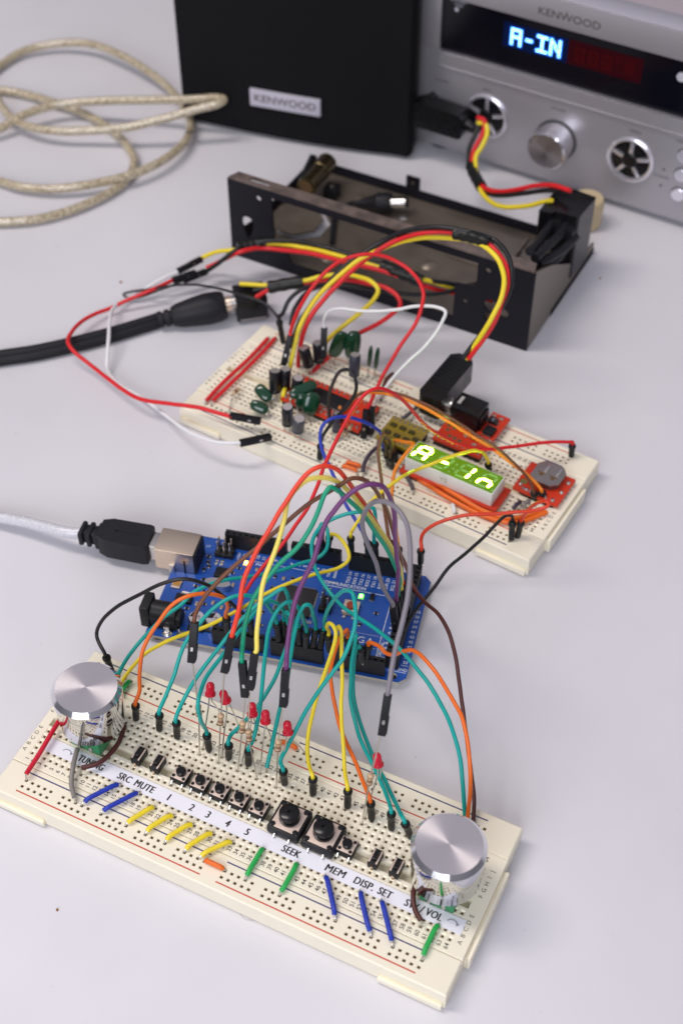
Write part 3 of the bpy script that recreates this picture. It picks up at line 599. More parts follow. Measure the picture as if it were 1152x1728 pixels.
# ------------------------------------------------------------------ paper label strip
def strip():
    t = thing('label_strip', 'white paper strip of printed control names lying across the front breadboard', 'label', loc=(3, 5, ZT))
    mb = MB(); n = 40; vs = []; fs = []
    for i in range(n+1):
        x = 3.0+159.6*i/n; dz = 0.05+0.03*math.sin(i*0.9)
        for y, zz in ((2.55, 0.06), (8.05, 0.06), (2.55, 0.18), (8.05, 0.18)): vs.append((x, y, ZT+zz+dz))
    for i in range(n):
        a = i*4; b = a+4; fs += [(a+2, b+2, b+3, a+3), (a, a+1, b+1, b), (a, b, b+2, a+2), (a+1, a+3, b+3, b+1)]
    fs += [(0, 2, 3, 1), (n*4, n*4+1, n*4+3, n*4+2)]
    mb.add(vs, fs, PAPER); mb.build('paper', t)
    mb = MB(); z = ZT+0.29
    for s, x0, x1 in (('TUNING', 16.2, 26.3), ('SRC', 32.5, 37.6), ('MUTE', 39.3, 46.9), ('1', 52.3, 53.5), ('2', 60.9, 62.9), ('3', 67.4, 69.3), ('4', 75.0, 77.0), ('5', 82.6, 84.4), ('SEEK', 97.0, 103.4), ('MEM', 113.2, 120.3), ('DISP.', 123.7, 130.6), ('SET', 132.4, 137.2), ('SW', 142.0, 146.6), ('/', 147.2, 148.9), ('VOL', 149.5, 154.9)):
        v, f = glyphs(s, 0.0, 1.06, 'CENTER', 0.10)
        xs = [q[0] for q in v]; ys = [q[1] for q in v]; w = max(xs)-min(xs); h = 3.9
        sx = (x1-x0)/w; cx = (max(xs)+min(xs))/2; cy = (max(ys)+min(ys))/2
        if len(s) == 1: sx = min(sx, h*0.8)
        for ddx, dz in ((-0.13, 0), (-0.04, 0.003), (0.04, 0.006), (0.13, 0.009)): mb.add([(((q[0]-cx)*sx+(x0+x1)/2)+ddx, 5.35+(q[1]-cy)*h*0.98, z+dz) for q in v], f, PINK)
    G = mat('grey_arrow_print', (0.30, 0.30, 0.34), 0.5)
    for x in (11.2, 158.6):
        arc = [(x+1.7*math.cos(a), 5.1+1.2*math.sin(a), z) for a in [math.radians(q) for q in range(15, 175, 12)]]
        mb.tube([Vector(p) for p in arc], 0.16, G, 6); mb.prism([(-0.7, 0.4), (0.6, 0.4), (0, -0.7)], 0, 0.02, G, Matrix.Translation((x+1.7, 5.3, z)))
    mb.build('lettering', t)
strip()

# ------------------------------------------------------------------ push buttons
SWP = mat('switch_cover', (0.66, 0.53, 0.45), 0.38, 0.25, var=0.05)
def tact(cx, cy, s, label, big=False):
    t = thing('push_button', label, 'button', loc=(cx, cy, ZT), group='push buttons on the front breadboard')
    h = s/2; zb = ZT+0.25; zt = ZT+(4.6 if big else 3.6)
    mb = MB(); mb.box(cx-h, cy-h, zb, cx+h, cy+h, zt-0.35, BLK, 0.9 if big else 0.35)
    r = 0.62 if not big else 0.95; q = h-(1.05 if not big else 1.75)
    for sx in (-1, 1):
        for sy in (-1, 1): mb.lathe([(r, zt-0.5), (r, zt+0.12), (r*0.6, zt+0.3)], BLK, Matrix.Translation((cx+sx*q, cy+sy*q, 0)), 14)
    mb.build('housing', t)
    mb = MB(); e = 0.25 if not big else 1.0; mb.box(cx-h+e, cy-h+e, zt-0.35, cx+h-e, cy+h-e, zt, SWP, 0.1); mb.build('cover_plate', t)
    mb = MB(); M = Matrix.Translation((cx, cy, 0))
    if big: mb.lathe([(3.6, zt), (3.6, zt+0.9), (3.0, zt+1.1), (2.9, zt+2.1), (3.55, zt+2.3), (3.5, zt+3.7), (3.0, zt+4.05), (0.65, zt+4.1), (0.55, zt+3.4), (0.01, zt+3.4)], BLKG, M, 40)
    else: mb.lathe([(1.75, zt), (1.72, zt+1.5), (1.45, zt+1.75), (0.01, zt+1.78)], BLKG, M, 28)
    mb.build('plunger', t)
    mb = MB()
    for sx in (-1, 1):
        x = cx+sx*(h-1.0 if not big else h-3.2)
        for sy in (-1, 1): mb.tube([Vector((x, cy+sy*h, zb+1.6)), Vector((x, cy+sy*(h+0.9), zb+1.0)), Vector((x, cy+sy*(h+0.7), ZT-0.8))], 0.38, TIN, 6)
    mb.build('pins', t)
for x, l in ((53, 'small square push button directly above the number 1'), (60.62, 'small square push button above the number 2'), (68.3, 'small square push button above the number 3'), (75.9, 'small square push button above the number 4'), (83.55, 'small square push button above the number 5, touching the large SEEK button'), (116.85, 'small square push button above the word MEM')): tact(x, 13.97, 6.0, l)
tact(95.2, 14.1, 11.9, 'large black push button above SEEK, the one beside the small button 5', True)
tact(108.0, 14.1, 11.9, 'large black push button above SEEK, the one beside the MEM button', True)
def slim(cx, label):
    cy = 14.3; t = thing('slim_push_button', label, 'button', loc=(cx, cy, ZT), group='slim push buttons on the front breadboard')
    mb = MB(); mb.box(cx-1.75, cy-3, ZT+0.2, cx+1.75, cy+3, ZT+3.5, BLK, 0.3); mb.build('housing', t)
    mb = MB(); mb.box(cx-1.6, cy-2.6, ZT+3.4, cx-1.0, cy+2.6, ZT+3.72, SWP, 0.1); mb.box(cx+1.0, cy-2.6, ZT+3.4, cx+1.6, cy+2.6, ZT+3.72, SWP, 0.1); mb.build('cover_plate', t)
    mb = MB(); mb.box(cx-0.75, cy-1.7, ZT+3.3, cx+0.75, cy+1.7, ZT+5.0, BLKG, 0.25); mb.build('plunger', t)
    mb = MB()
    for sy in (-1, 1): mb.box(cx-0.45, cy+sy*3.2-0.25, ZT-0.5, cx+0.45, cy+sy*3.2+0.25, ZT+1.6, GOLD, 0.1)
    mb.build('pins', t)
slim(35.6, 'slim black push button above the word SRC'); slim(43.2, 'slim black push button above the word MUTE')
slim(127.1, 'slim black push button above the word DISP.'); slim(134.8, 'slim black push button above the word SET')

# ------------------------------------------------------------------ short jumpers
def H(c, r): return Vector(((c-1)*P, ROW[r], ZT))
def RH(i, r, half=None): return Vector((i, ROW[r], ZT))
def sj(label, m, a, b, h=1.5, r=0.88, mid=None, bare=0.15, name='solid_jumper', group='short solid jumpers'):
    a, b = Vector(a), Vector(b); t = thing(name, label, 'jumper wire', loc=a, group=group)
    up = Vector((0, 0, 1)); P0 = a-up*1.5; P1 = b-up*1.5
    mids = [Vector(q) for q in (mid or [])]
    core = [a+up*h]+mids+[b+up*h]
    d0 = (core[1]-core[0]); d1 = (core[-1]-core[-2]); i0 = core[0]+d0*bare*0.6/(max(1, len(mids))**0.0); i1 = core[-1]-d1*bare*0.6
    path = spline([P0, a+up*0.3, a+up*h*0.75+d0.normalized()*0.3, i0], 4); mb = MB(); mb.tube(path, 0.33, TIN, 8); mb.build('bare_end', t); mb = MB()
    path = spline([i1, b+up*h*0.75-d1.normalized()*0.3, b+up*0.3, P1], 4); mb.tube(path, 0.33, TIN, 8); mb.build('bare_end', t)
    if mids: pts = spline([i0]+mids+[i1], 8)
    else:
        sag = Vector((random.uniform(-0.35, 0.35), random.uniform(-0.2, 0.2), 0.35)); pts = spline([i0-up*0.25, i0+(i1-i0)*0.1+sag, i0+(i1-i0)*0.5+sag*1.3, i0+(i1-i0)*0.9+sag, i1-up*0.25], 5)
    mb = MB(); mb.tube(pts, r, m, 14); mb.build('insulation', t)
rx = lambda c: (c-1-0.12)*P if c < 33 else (c-1)*P
sj('dark red jumper bowing down the left end of the front breadboard', C_CRIM, H(1, 'F')+Vector((2.5, -3, 0)), (rx(3), ROW['r1'], ZT), 3.0, mid=[Z(88, 1236, 13), Z(65, 1275, 12.6)])
sj('grey curved jumper left of the word TUNING', mat('wire_warm_grey', (0.23, 0.21, 0.19), 0.4), H(6.7, 'D'), (rx(11), ROW['r1'], ZT), 2.6, mid=[Z(124, 1292, 13), Z(121, 1322, 12)])
sj('dark brown jumper lying over the word TUNING', C_DBRN, H(10.7, 'H'), H(9, 'A'), 3.4, mid=[Z(200, 1254, 13.5), Z(170, 1286, 13)])
sj('left blue jumper of the slanted pair below SRC', C_BLU, H(15, 'B'), (rx(12), ROW['r1'], ZT), 1.6)
sj('right blue jumper of the slanted pair below MUTE', C_BLU, H(18, 'B'), (rx(15), ROW['r1'], ZT), 1.6)
YN = ['nearest the blue pair', 'second from the blue pair', 'third from the blue pair', 'fourth from the blue pair', 'touching the short orange jumper']
for k, (c1, c2) in enumerate(((21, 19), (24, 22), (27, 25), (30, 28), (33, 30.2))): sj('yellow slanted jumper below the numbered buttons, '+YN[k], C_YEL, H(c1, 'A'), (rx(c2), ROW['r1'], ZT), 1.4)
sj('short orange jumper bridging the gap in the front power rail', C_ORG, ((31-1.1)*P, ROW['r1'], ZT), (33*P, ROW['r1'], ZT), 1.0)
sj('short orange jumper bridging the gap in the rear rail behind the last red LED', C_ORG, ((31-0.9)*P, ROW['q2'], ZT), (33*P, ROW['q2'], ZT), 1.0)
sj('green jumper below and left of the word SEEK', C_JGRN, H(37, 'B'), (rx(37), ROW['r1'], ZT), 1.4)
sj('green jumper below and right of the word SEEK', C_JGRN, H(42, 'B'), (rx(42), ROW['r1'], ZT), 1.4)
sj('blue jumper below the word MEM', C_BLU, H(46, 'B'), (rx(50), ROW['r1'], ZT), 1.5)
sj('blue jumper below the word DISP.', C_BLU, H(51, 'B'), (rx(55), ROW['r1'], ZT), 1.5)
sj('blue jumper below the word SET, nearest the brown one', C_BLU, H(54, 'B'), (rx(58), ROW['r1'], ZT), 1.5)
sj('dark brown curved jumper crossing the letters SW', C_DBRN, H(57, 'F'), H(60, 'A'), 3.2, mid=[Z(697, 1508, 13), Z(700, 1535, 12.6)])
sj('green jumper below the right knob, end of the front breadboard', C_JGRN, H(62, 'C')+Vector((0, -2, 0)), (rx(62), ROW['r1'], ZT), 1.5)
sj('green jumper half hidden behind the TUNING knob', C_JGRN, (rx(7), ROW['q2'], ZT), H(7, 'J'), 1.5)
sj('green jumper end peeping out behind the right knob', C_JGRN, (rx(61), ROW['q2'], ZT), H(60, 'J'), 1.5)

# ------------------------------------------------------------------ red leds and resistors of the front breadboard
LR = mat('led_red_resin', (0.80, 0.012, 0.045), 0.12, spec=0.6, trans=0.3)
def led(top, bot, h1, h2, yl, label):
    b = Y(*bot, yl); tp = far(b, *top, 4.9); t = thing('red_led', label, 'LED', loc=h1, group='red LEDs on the front breadboard')
    mb = MB(); M = mb.along(b, tp); mb.lathe([(1.9, 0), (1.9, 0.9), (1.55, 1.0), (1.5, 3.4), (1.38, 4.1), (1.05, 4.65), (0.55, 4.95), (0.01, 5.03)], LR, M, 28); mb.build('lens', t)
    ax = (tp-b).normalized(); sd = (Vector(h2)-Vector(h1)); sd -= ax*sd.dot(ax); sd.normalize()
    for s, h in ((-1, h1), (1, h2)):
        h = Vector(h); p0 = b+sd*s*1.0+ax*0.5; p1 = b+sd*s*1.05-ax*2.2; mb = MB()
        mb.tube(spline([p0, p1, p1.lerp(h, 0.5)+sd*s*0.35, h+Vector((0, 0, 0.2)), h-Vector((0, 0, 1.5))], 5), 0.27, TIN, 8); mb.build('leg', t)
HR = lambda px, py: Z(px, py, ZT)
led((355, 1152), (355, 1173), HR(343, 1263), HR(371, 1205), 35, 'red LED farthest left, above the brown wire connector lead')
led((375, 1166), (382, 1184), HR(375, 1278), HR(402, 1225), 35, 'red LED second from the left, leaning towards the first one')
led((425, 1186), (426, 1207), HR(408, 1290), HR(436, 1233), 35, 'red LED just below the green and yellow wire connectors')
led((448, 1199), (448, 1219), HR(439, 1305), HR(458, 1249), 35, 'red LED between the third LED and the purple wire connector')
led((484, 1217), (486, 1238), HR(471, 1319), HR(519, 1277), 35, 'red LED right of the purple wire connector, by the orange rail jumper')
led((635, 1271), (638, 1292), HR(616, 1380), HR(640, 1325), 35, 'lone red LED far to the right, below the grey wire connector')
RB = mat('resistor_body', (0.58, 0.40, 0.24), 0.35, coat=0.2)
BAND = [mat('band_brown', (0.12, 0.035, 0.015), 0.4), mat('band_black', (0.01, 0.01, 0.01), 0.4), mat('band_dark_red', (0.25, 0.02, 0.02), 0.4), mat('band_gold', (0.45, 0.30, 0.10), 0.35, 0.5)]
def resistor(a, b, c, L, label, name='resistor', group='resistors on the front breadboard', bend=0.0, extra=None):
    # lead from a up through a body centred on c to b
    a, b, c = Vector(a), Vector(b), Vector(c); ax = ((b-c).normalized()+(c-a).normalized()).normalized()
    t = thing(name, label, 'resistor', loc=a, group=group); mb = MB(); q0 = c-ax*L/2
    M = mb.along(q0, c+ax*L/2); k = L/6.2
    mb.lathe([(0.3, 0), (0.85, 0.15*k), (1.15, 0.6*k), (1.12, 1.3*k), (0.92, 1.8*k), (0.92, 4.4*k), (1.12, 4.9*k), (1.15, 5.6*k), (0.85, 6.05*k), (0.3, 6.2*k)], RB, M, 20)
    bd = mb.build('resistor_body', t); mb = MB()
    for i, (zz, rr) in enumerate(((1.0, 1.17), (2.3, 0.94), (3.1, 0.94), (5.2, 1.17))): mb.lathe([(rr, (zz-0.24)*k), (rr, (zz+0.24)*k)], BAND[(0, 1, 2, 3)[i]], M, 20, caps=False)
    mb.build('colour_bands', bd)
    mb = MB(); mb.tube(spline([a-Vector((0, 0, 1.5)), a+Vector((0, 0, 0.3)), (a+q0)/2+Vector((bend, 0, 0)), q0], 6), 0.27, TIN, 8)
    mb.tube(spline([c+ax*L/2, (c+ax*L/2).lerp(b, 0.5)+Vector((bend, 0, 0)), b]+(extra or []), 6), 0.27, TIN, 8); mb.build('leads', t)
RSP = [((337, 1273), (335, 1199), (325, 1119), 25.4, 27.5, 30, 'resistor at the far left hidden behind the teal wire, under the brown wire'),
       ((369, 1287), (372.5, 1214), (379, 1133), 25.4, 27.5, 30, 'resistor standing below the red orange wire connector'),
       ((401.5, 1301), (409, 1227), (414, 1175), 25.4, 27.5, 30, 'resistor standing below the green wire connector'),
       ((433.5, 1314), (420, 1241), (421, 1163), 25.4, 27.5, 31, 'resistor leaning below the yellow wire connector'),
       ((466, 1329), (469.5, 1258), (477, 1191), 25.4, 27.5, 30, 'resistor standing below the purple wire connector'),
       ((611, 1390), (624, 1315), (643, 1238), 25.4, 27.5, 30, 'resistor leaning below the grey wire connector')]
for a, c, b, y0, yc, y1, l in RSP: resistor(Z(*a, ZT), Y(*b, y1), Y(*c, yc), 5.6, l)

# ------------------------------------------------------------------ jumper wires
def shaft(mb, base, top, m=None, r=1.28):
    L = (Vector(top)-Vector(base)).length; M = mb.along(base, top)
    mb.lathe([(0.9, 0.0), (r*0.93, 0.25), (r, 1.0), (r*1.02, L*0.45), (r*0.98, L*0.7), (r*1.15, L-2.0), (r*1.28, L-1.4), (r*1.25, L-0.5), (r*0.95, L)], m or SHR, M, 18)
def house(mb, bottom, entry, up=Vector((0.3, -1, 0.2)), w=1.3):
    L = (Vector(entry)-Vector(bottom)).length; M = mb.along(bottom, entry, up)
    mb.box(-w, -w, 0, w, w, L, BLK, 0.18, M=M); mb.box(-w-0.25, -w*0.8, L*0.05, -w+0.1, w*0.8, L*0.45, BLK, 0.1, M=M)
    for s in (-1, 1): mb.box(-0.42, s*(w+0.02)-0.02, L*0.30, 0.42, s*(w+0.02)+0.02, L*0.40, TIN, 0, M=M)
def end(spec, y=None):
    """-> (wire start, out direction, builder(thing))"""
    k = spec[0]
    if k == 'm':                                  # round sleeved plug: base px, top px, base height, length
        _, bp, tp, zb = spec[:4]; L = spec[4] if len(spec) > 4 else 9.5
        b = Z(*bp, zb); t = far(b, *tp, L); d = (t-b).normalized()
        def mk(th):
            mb = MB(); shaft(mb, b+d*0.3, t); o = mb.build('plug_sleeve', th); mb = MB(); mb.tube([b-Vector((0, 0, 1.5)), b+d*0.5], 0.32, TIN, 6); mb.build('pin', o)
        return t-d*0.8, d, mk, b
    if k == 'f':                                  # square socket: entry px, bottom px, bottom depth
        _, ep, bp, yb = spec[:4]; b = Y(*bp, yb); e = far(b, *ep, spec[4] if len(spec) > 4 else 14.0); d = (e-b).normalized()
        if len(spec) > 5: e = Y(*ep, spec[5]); d = (e-b).normalized()
        def mk(th): mb = MB(); house(mb, b, e); mb.build('socket_housing', th)
        return e-d*0.8, d, mk, b
    if k == 'fz':                                 # square socket: both ends by height
        _, ep, ez, bp, bz = spec; e = Z(*ep, ez); b = Z(*bp, bz); d = (e-b).normalized()
        def mk(th): mb = MB(); house(mb, b, e); mb.build('socket_housing', th)
        return e-d*0.8, d, mk, b
    if k == 'z': return Z(*spec[1], spec[2]), None, None, Z(*spec[1], spec[2])
def wire(label, m, a, b, mids, r=0.74, depth=None, group='jumper wires', heights=None, lead=2.2):
    sa, da, ma, ba = end(a); sb, db, mbb, bb = end(b)
    t = thing('jumper_wire', label, 'jumper wire', loc=ba, group=group)
    if ma: ma(t)
    if mbb: mbb(t)
    px = [toproj(sa)]+[(q[0], q[1]) for q in mids]+[toproj(sb)]
    cum = [0]
    for i in range(1, len(px)): cum.append(cum[-1]+math.hypot(px[i][0]-px[i-1][0], px[i][1]-px[i-1][1]))
    known = [(0, sa.y)]+[(cum[i+1], q[2]) for i, q in enumerate(mids) if len(q) > 2 and q[2] is not None]+[(cum[-1], sb.y)]
    pts = []
    for i, q in enumerate(mids):
        if len(q) == 4: pts.append(Z(q[0], q[1], q[3])); continue
        c = cum[i+1]
        for (c0, y0), (c1, y1) in zip(known, known[1:]):
            if c0 <= c <= c1+1e-6:
                u = (c-c0)/max(1e-6, c1-c0); yy = y0+(y1-y0)*u; break
        pts.append(Y(q[0], q[1], yy))
    A = [sa]+([sa+da*lead] if da is not None else []); B = ([sb+db*lead] if db is not None else [])+[sb]
    path = wobble(spline(A+pts+B, 7))
    for p in path:
        if p.z < 0.9: p.z = 0.9
    w_ = MB(); w_.tube(path, r, m, 12); w_.build('insulated_wire', t)
    return t
HZ = 13.0
wire('black jumper wire looping from the power pins round to the hole behind the TUNING knob', C_BLK, ('m', (425.6, 1070), (421, 1046), HZ), ('m', (190, 1137), (179, 1107), ZT),
     [(409, 1037), (380, 1011), (346, 986), (309, 978), (273, 986), (236, 1003), (200, 1022), (173, 1045), (163, 1072)], r=0.7)
wire('orange jumper wire arching left to the plug just right of the TUNING knob', C_ORG, ('m', (384, 1066), (382, 1042), HZ), ('m', (230, 1214), (229, 1189), ZT),
     [(384, 1022), (375, 1009), (346, 1003), (317, 1006), (292, 1020), (270, 1047), (249, 1079), (239, 1107), (236, 1140), (236, 1165)])
wire('long yellow jumper wire crossing the whole blue board to behind the TUNING knob', C_YEL, ('m', (552, 928), (556, 905), HZ), ('z', (190, 1182), 10),
     [(570, 905), (584, 924), (587, 943), (573, 956), (551, 964), (523, 971), (482, 986), (445, 1004), (419, 1020), (382, 1041), (346, 1058), (309, 1071), (273, 1087), (244, 1105), (218, 1133), (202, 1156)])
wire('teal jumper wire crossing the blue board to behind the TUNING knob', C_TEAL, ('m', (545, 927), (540, 900), HZ), ('z', (188, 1168), 10),
     [(544, 884), (551, 889), (554, 908), (550, 927), (534, 942), (509, 950), (468, 964), (443, 969), (414, 974), (382, 978), (355, 985), (326, 1000), (309, 1018), (278, 1042), (248, 1071), (222, 1103), (204, 1131)])
wire('long teal jumper wire looping over the reset switch to behind the right knob', C_TEAL, ('m', (634, 940), (632, 916), HZ), ('z', (785, 1402), 10),
     [(632, 888), (633, 866), (628, 857), (607, 864), (584, 869), (561, 877), (543, 888), (531, 905), (527, 926), (532, 957), (551, 993), (579, 1024), (634, 1060), (676, 1096), (706, 1132), (737, 1177), (762, 1232), (778, 1290), (783, 1345)])
TL = [('leftmost of the teal wires fanning down to the front breadboard', (470.7, 1081), (467, 1052), (269, 1232), (269, 1205),
       [(458, 1031), (446, 1014), (428, 1006), (406, 1004.6), (382, 1013), (358, 1030), (338, 1052), (317, 1079), (302, 1115), (295, 1139), (281, 1175)]),
      ('teal wire plugged in second from the left, behind the SRC and MUTE buttons', (505.4, 1087), (504, 1058), (299, 1245), (298, 1218),
       [(495, 1046), (491, 1031), (487, 1016), (485, 1003), (478, 993), (467, 998), (453, 1008), (434, 1021), (414, 1040), (396, 1060), (365, 1100), (335, 1138), (312, 1178)]),
      ('teal wire curling down in front of the first red LED', (479.7, 1076), (479, 1047), (353, 1266), (349, 1239),
       [(478, 1033), (470, 1020), (459, 1015), (445, 1016), (434, 1028), (418, 1047), (402, 1068), (381, 1100), (359, 1128), (344, 1154, 32), (335, 1187, 24), (339, 1217, 23.5)]),
      ('teal wire crossing behind another just above the third red LED', (493, 1084), (487, 1054), (386, 1280), (386, 1256),
       [(483, 1032), (489, 1036), (493, 1052), (491, 1070), (480, 1100), (466, 1137), (455, 1160), (436, 1190), (407, 1225), (391, 1241)]),
      ('teal wire hanging straight past the third and fourth red LEDs', (516, 1091), (517, 1066), (419, 1291), (420, 1266),
       [(513, 1047), (506, 1030), (495, 1019), (485, 1015), (473, 1022), (462, 1038), (453, 1063), (448, 1098), (445, 1142), (442, 1183), (436, 1217), (426, 1252)])]
for l, b0, t0, b1, t1, mids in TL: wire(l, C_TEAL, ('m', b0, t0, HZ), ('m', b1, t1, ZT), mids)
t_ = wire('teal wire passing behind the purple wire connector, ending in a bare pin', C_TEAL, ('m', (528, 1092), (532.6, 1062), HZ), ('z', (450, 1295), 12.5),
     [(529, 1036), (523, 1022), (516, 1023), (506, 1038), (498, 1066), (492, 1098), (487, 1127), (481, 1160), (472, 1194), (465, 1233), (457, 1273)])
_m = MB(); _m.tube([Z(450, 1294, 13), Z(450, 1303, ZT), Z(450, 1303, ZT)-Vector((0, 0, 1))], 0.45, TIN, 8); _m.build('pin', t_)
wire('teal wire swinging round the reset switch and down right of the fifth red LED', C_TEAL, ('m', (540, 1094), (546, 1063), HZ), ('m', (480, 1323), (478, 1300), ZT),
     [(548, 1047), (557, 1022), (569, 1005), (582, 996), (594, 1001), (599, 1028), (598.6, 1056), (590, 1086), (578, 1111), (562, 1132), (541.7, 1158), (520, 1192), (500, 1230), (484, 1262), (474, 1283)])
wire('yellow wire hooking down to the plug behind the gap between both SEEK buttons', C_YEL, ('m', (556, 1100), (554, 1072), HZ), ('m', (528, 1341), (528, 1312), ZT),
     [(550, 1059), (555, 1051), (562, 1056), (566, 1069), (561, 1094), (551, 1125), (540, 1158), (528, 1200), (520, 1239), (521, 1283)])
wire('yellow wire hanging straight down to the plug right of the large SEEK buttons', C_YEL, ('m', (573, 1102), (569, 1075), HZ), ('m', (586, 1363), (587, 1332), ZT),
     [(568, 1062), (572, 1057), (575, 1064), (576, 1083), (576, 1118), (577, 1157), (575, 1190), (576, 1235), (581, 1298)])
wire('orange wire dropping between the two yellow ones to the plug below the lone LED', C_ORG, ('m', (589, 1102), (586, 1076), HZ), ('m', (627, 1383), (625, 1353), ZT),
     [(584, 1064), (579, 1070), (571, 1082), (562.5, 1106), (557.6, 1133), (559, 1160), (565, 1195), (576, 1232), (595, 1278), (614.6, 1323)])
wire('teal wire of the twin pair, the one in the upright plug', C_TEAL, ('m', (596, 1108), (598, 1080), HZ), ('m', (660, 1399), (660, 1371), ZT),
     [(600, 1073), (597, 1090), (592, 1118), (591, 1156), (592, 1184), (605, 1236), (630, 1293), (654, 1346)])
wire('teal wire of the twin pair, the one in the leaning plug by the right knob', C_TEAL, ('m', (612, 1117), (607, 1093), HZ), ('m', (693, 1413), (683, 1388), ZT),
     [(601, 1098), (598, 1118), (596, 1156), (598, 1184), (610, 1228), (634, 1290), (648, 1316), (668, 1356)])
wire('orange jumper wire running off the board corner to behind the right knob', C_ORG, ('m', (617, 1112), (622, 1089), HZ), ('z', (789, 1402), 10),
     [(640, 1091), (651, 1102), (664, 1105), (679, 1099), (695, 1097), (711, 1106), (728, 1125), (747, 1154), (766, 1187), (779, 1213), (789, 1265), (793, 1330), (790, 1375)])
wire('dark brown jumper wire sweeping wide round the blue board to the right knob', C_DBRN, ('m', (661, 943), (658, 918), HZ), ('z', (797, 1405), 10),
     [(664, 915), (675, 934), (686, 959), (697, 990), (716, 1014), (739, 1035), (754.6, 1062), (766, 1100), (773.7, 1142), (781, 1187), (788, 1240), (794, 1300), (798, 1350)])

# arched wires with square sockets over the LED leads; their other sockets stand on the double header
def hsock(lx, ly, tx, ty):       # socket standing on the double header, entry seen at (tx, ty)
    b = FAR(lx, ly, HZ+0.2); return ('fb', b, (tx, ty))
_end = end
def end(spec, y=None):
    if spec[0] == 'fb':
        b = spec[1]; e = far(b, *spec[2], 14.0); d = (e-b).normalized()
        def mk(th): mb = MB(); house(mb, b, e); mb.build('socket_housing', th)
        return e-d*0.8, d, mk, b
    return _end(spec, y)
wire('brown jumper wire with the square connector farthest left, over the blue board', C_BRN, ('f', (328.5, 1050), (323.5, 1117), 30), hsock(96.5, 33.5, 680, 984),
     [(336, 1025), (355.6, 998), (394, 957), (443, 917), (479.5, 886), (522, 851), (566.7, 824), (592, 808), (608, 808), (626.6, 820), (642, 841), (652.6, 864), (661, 890), (670, 921), (677, 950)])
wire('red orange jumper wire in the high arch, left of the yellow one', C_RORG, ('f', (391, 1074), (379, 1133), 30), hsock(96.5, 30.9, 679, 986),
     [(401.8, 1030), (411.5, 981), (433, 933), (456, 893), (478, 854), (504, 815), (525, 794), (546, 787), (566.7, 792), (587.5, 812), (608, 843), (628, 874), (648, 907), (665, 941), (674, 962)], r=0.80)
wire('pale yellow jumper wire in the high arch, beside the red orange one', C_LYEL, ('f', (430, 1101), (422, 1162), 31), hsock(96.5, 28.4, 677, 994),
     [(431, 1069), (436.7, 1027), (440, 1000), (446, 975), (462.5, 933), (479.5, 876), (486, 843), (504, 819), (522, 807), (546, 805.6), (566.7, 813), (587.5, 830), (608, 854), (630, 881), (651, 911), (667, 943), (676, 970)], r=0.80)
wire('green jumper wire ending in the square connector beside the yellow one', C_GREEN, ('f', (409, 1117), (414, 1174), 30), hsock(94, 25.8, 672, 1005),
     [(409.6, 1091), (413, 1058), (421, 1026), (432, 1003), (448, 982), (473, 953), (504, 921), (525, 890), (540.6, 856), (549, 835), (559, 822), (572, 828), (593, 846), (613, 865), (630, 892), (650, 921), (665, 952), (674, 980)], r=0.80)
wire('purple jumper wire arching in front to the square connector by the fourth LED', C_PUR, ('f', (482, 1129), (478, 1191), 30), hsock(94, 23.3, 668, 1014),
     [(483, 1105), (488, 1066), (495, 1029), (504, 998), (513, 978), (529, 945), (539, 914), (553.5, 878), (565, 862), (582, 841), (603, 825), (624, 818), (642, 821), (655, 835), (663, 859), (667, 890), (669.5, 926), (671, 960), (670, 990)], r=0.82)
wire('light grey jumper wire in the rightmost tall loop, down to the lone LED', C_GRY, ('f', (654, 1173), (644, 1239), 30), hsock(94, 18.2, 663, 1023),
     [(659, 1144), (668.6, 1091), (680, 1043), (688.7, 1005), (692.5, 957), (691, 912), (685, 884), (675, 865), (662, 852), (649, 846), (634, 846), (622, 854), (613, 869), (610.8, 885), (615, 906), (624, 929), (634, 954), (642, 981), (652, 1003)], r=0.82)

# from the communication pins to the rear breadboard
wire('yellow wire running under the display to the plug behind its lit digits', C_YEL, ('m', (592.6, 934), (591.7, 906), HZ), ('m', (825, 796), (823, 782), ZT, 5.5),
     [(593, 897), (601, 883), (611, 869), (626.6, 846), (650, 825), (678, 804), (700, 795, None, 20), (716, 789, None, 24), (754.6, 772, None, 27), (783, 763, None, 28), (802, 760, None, 26), (815, 765, None, 21)])
wire('blue jumper wire curving behind the arch to the small yellow lit module', C_BLU, ('m', (621, 938), (620, 915), HZ), ('m', (652, 772), (649, 756), ZT, 7),
     [(609, 894), (595.5, 871), (582, 850), (568, 817), (553, 781), (545, 762), (540, 736), (545, 717), (557, 707), (576, 703), (600, 707), (625, 717), (643, 731)])
wire('brown wire dropping straight from the rear breadboard into the communication pins', C_BRN, ('m', (660, 940), (657, 914), HZ), ('m', (668, 778), (664, 762), ZT, 7),
     [(655, 905), (650, 877), (645, 838), (642, 812), (639, 790), (637, 765), (640, 745), (646, 734), (655, 737), (661, 748)])
wire('orange wire beside the display dropping into the communication pins', mat('wire_amber', (0.85, 0.24, 0.01), 0.4), ('m', (674, 948), (672, 925), HZ), ('m', (668, 770), (660, 750), ZT, 8),
     [(669, 900), (663, 862), (660, 840), (662, 818), (666, 796), (675, 779), (688, 762), (698, 750), (681, 746), (668, 744)])
wire('red wire from the board corner looping round a plug at the rear breadboard end', C_LITRED, ('m', (709, 951), (710, 928), HZ), ('m', (872, 907), (879, 880), ZT),
     [(709, 915), (712, 902), (720, 893), (740, 882), (784, 870), (839, 867), (868, 864), (896, 862), (918, 857), (925, 852), (920, 847), (906, 849), (893, 858), (884, 870)])
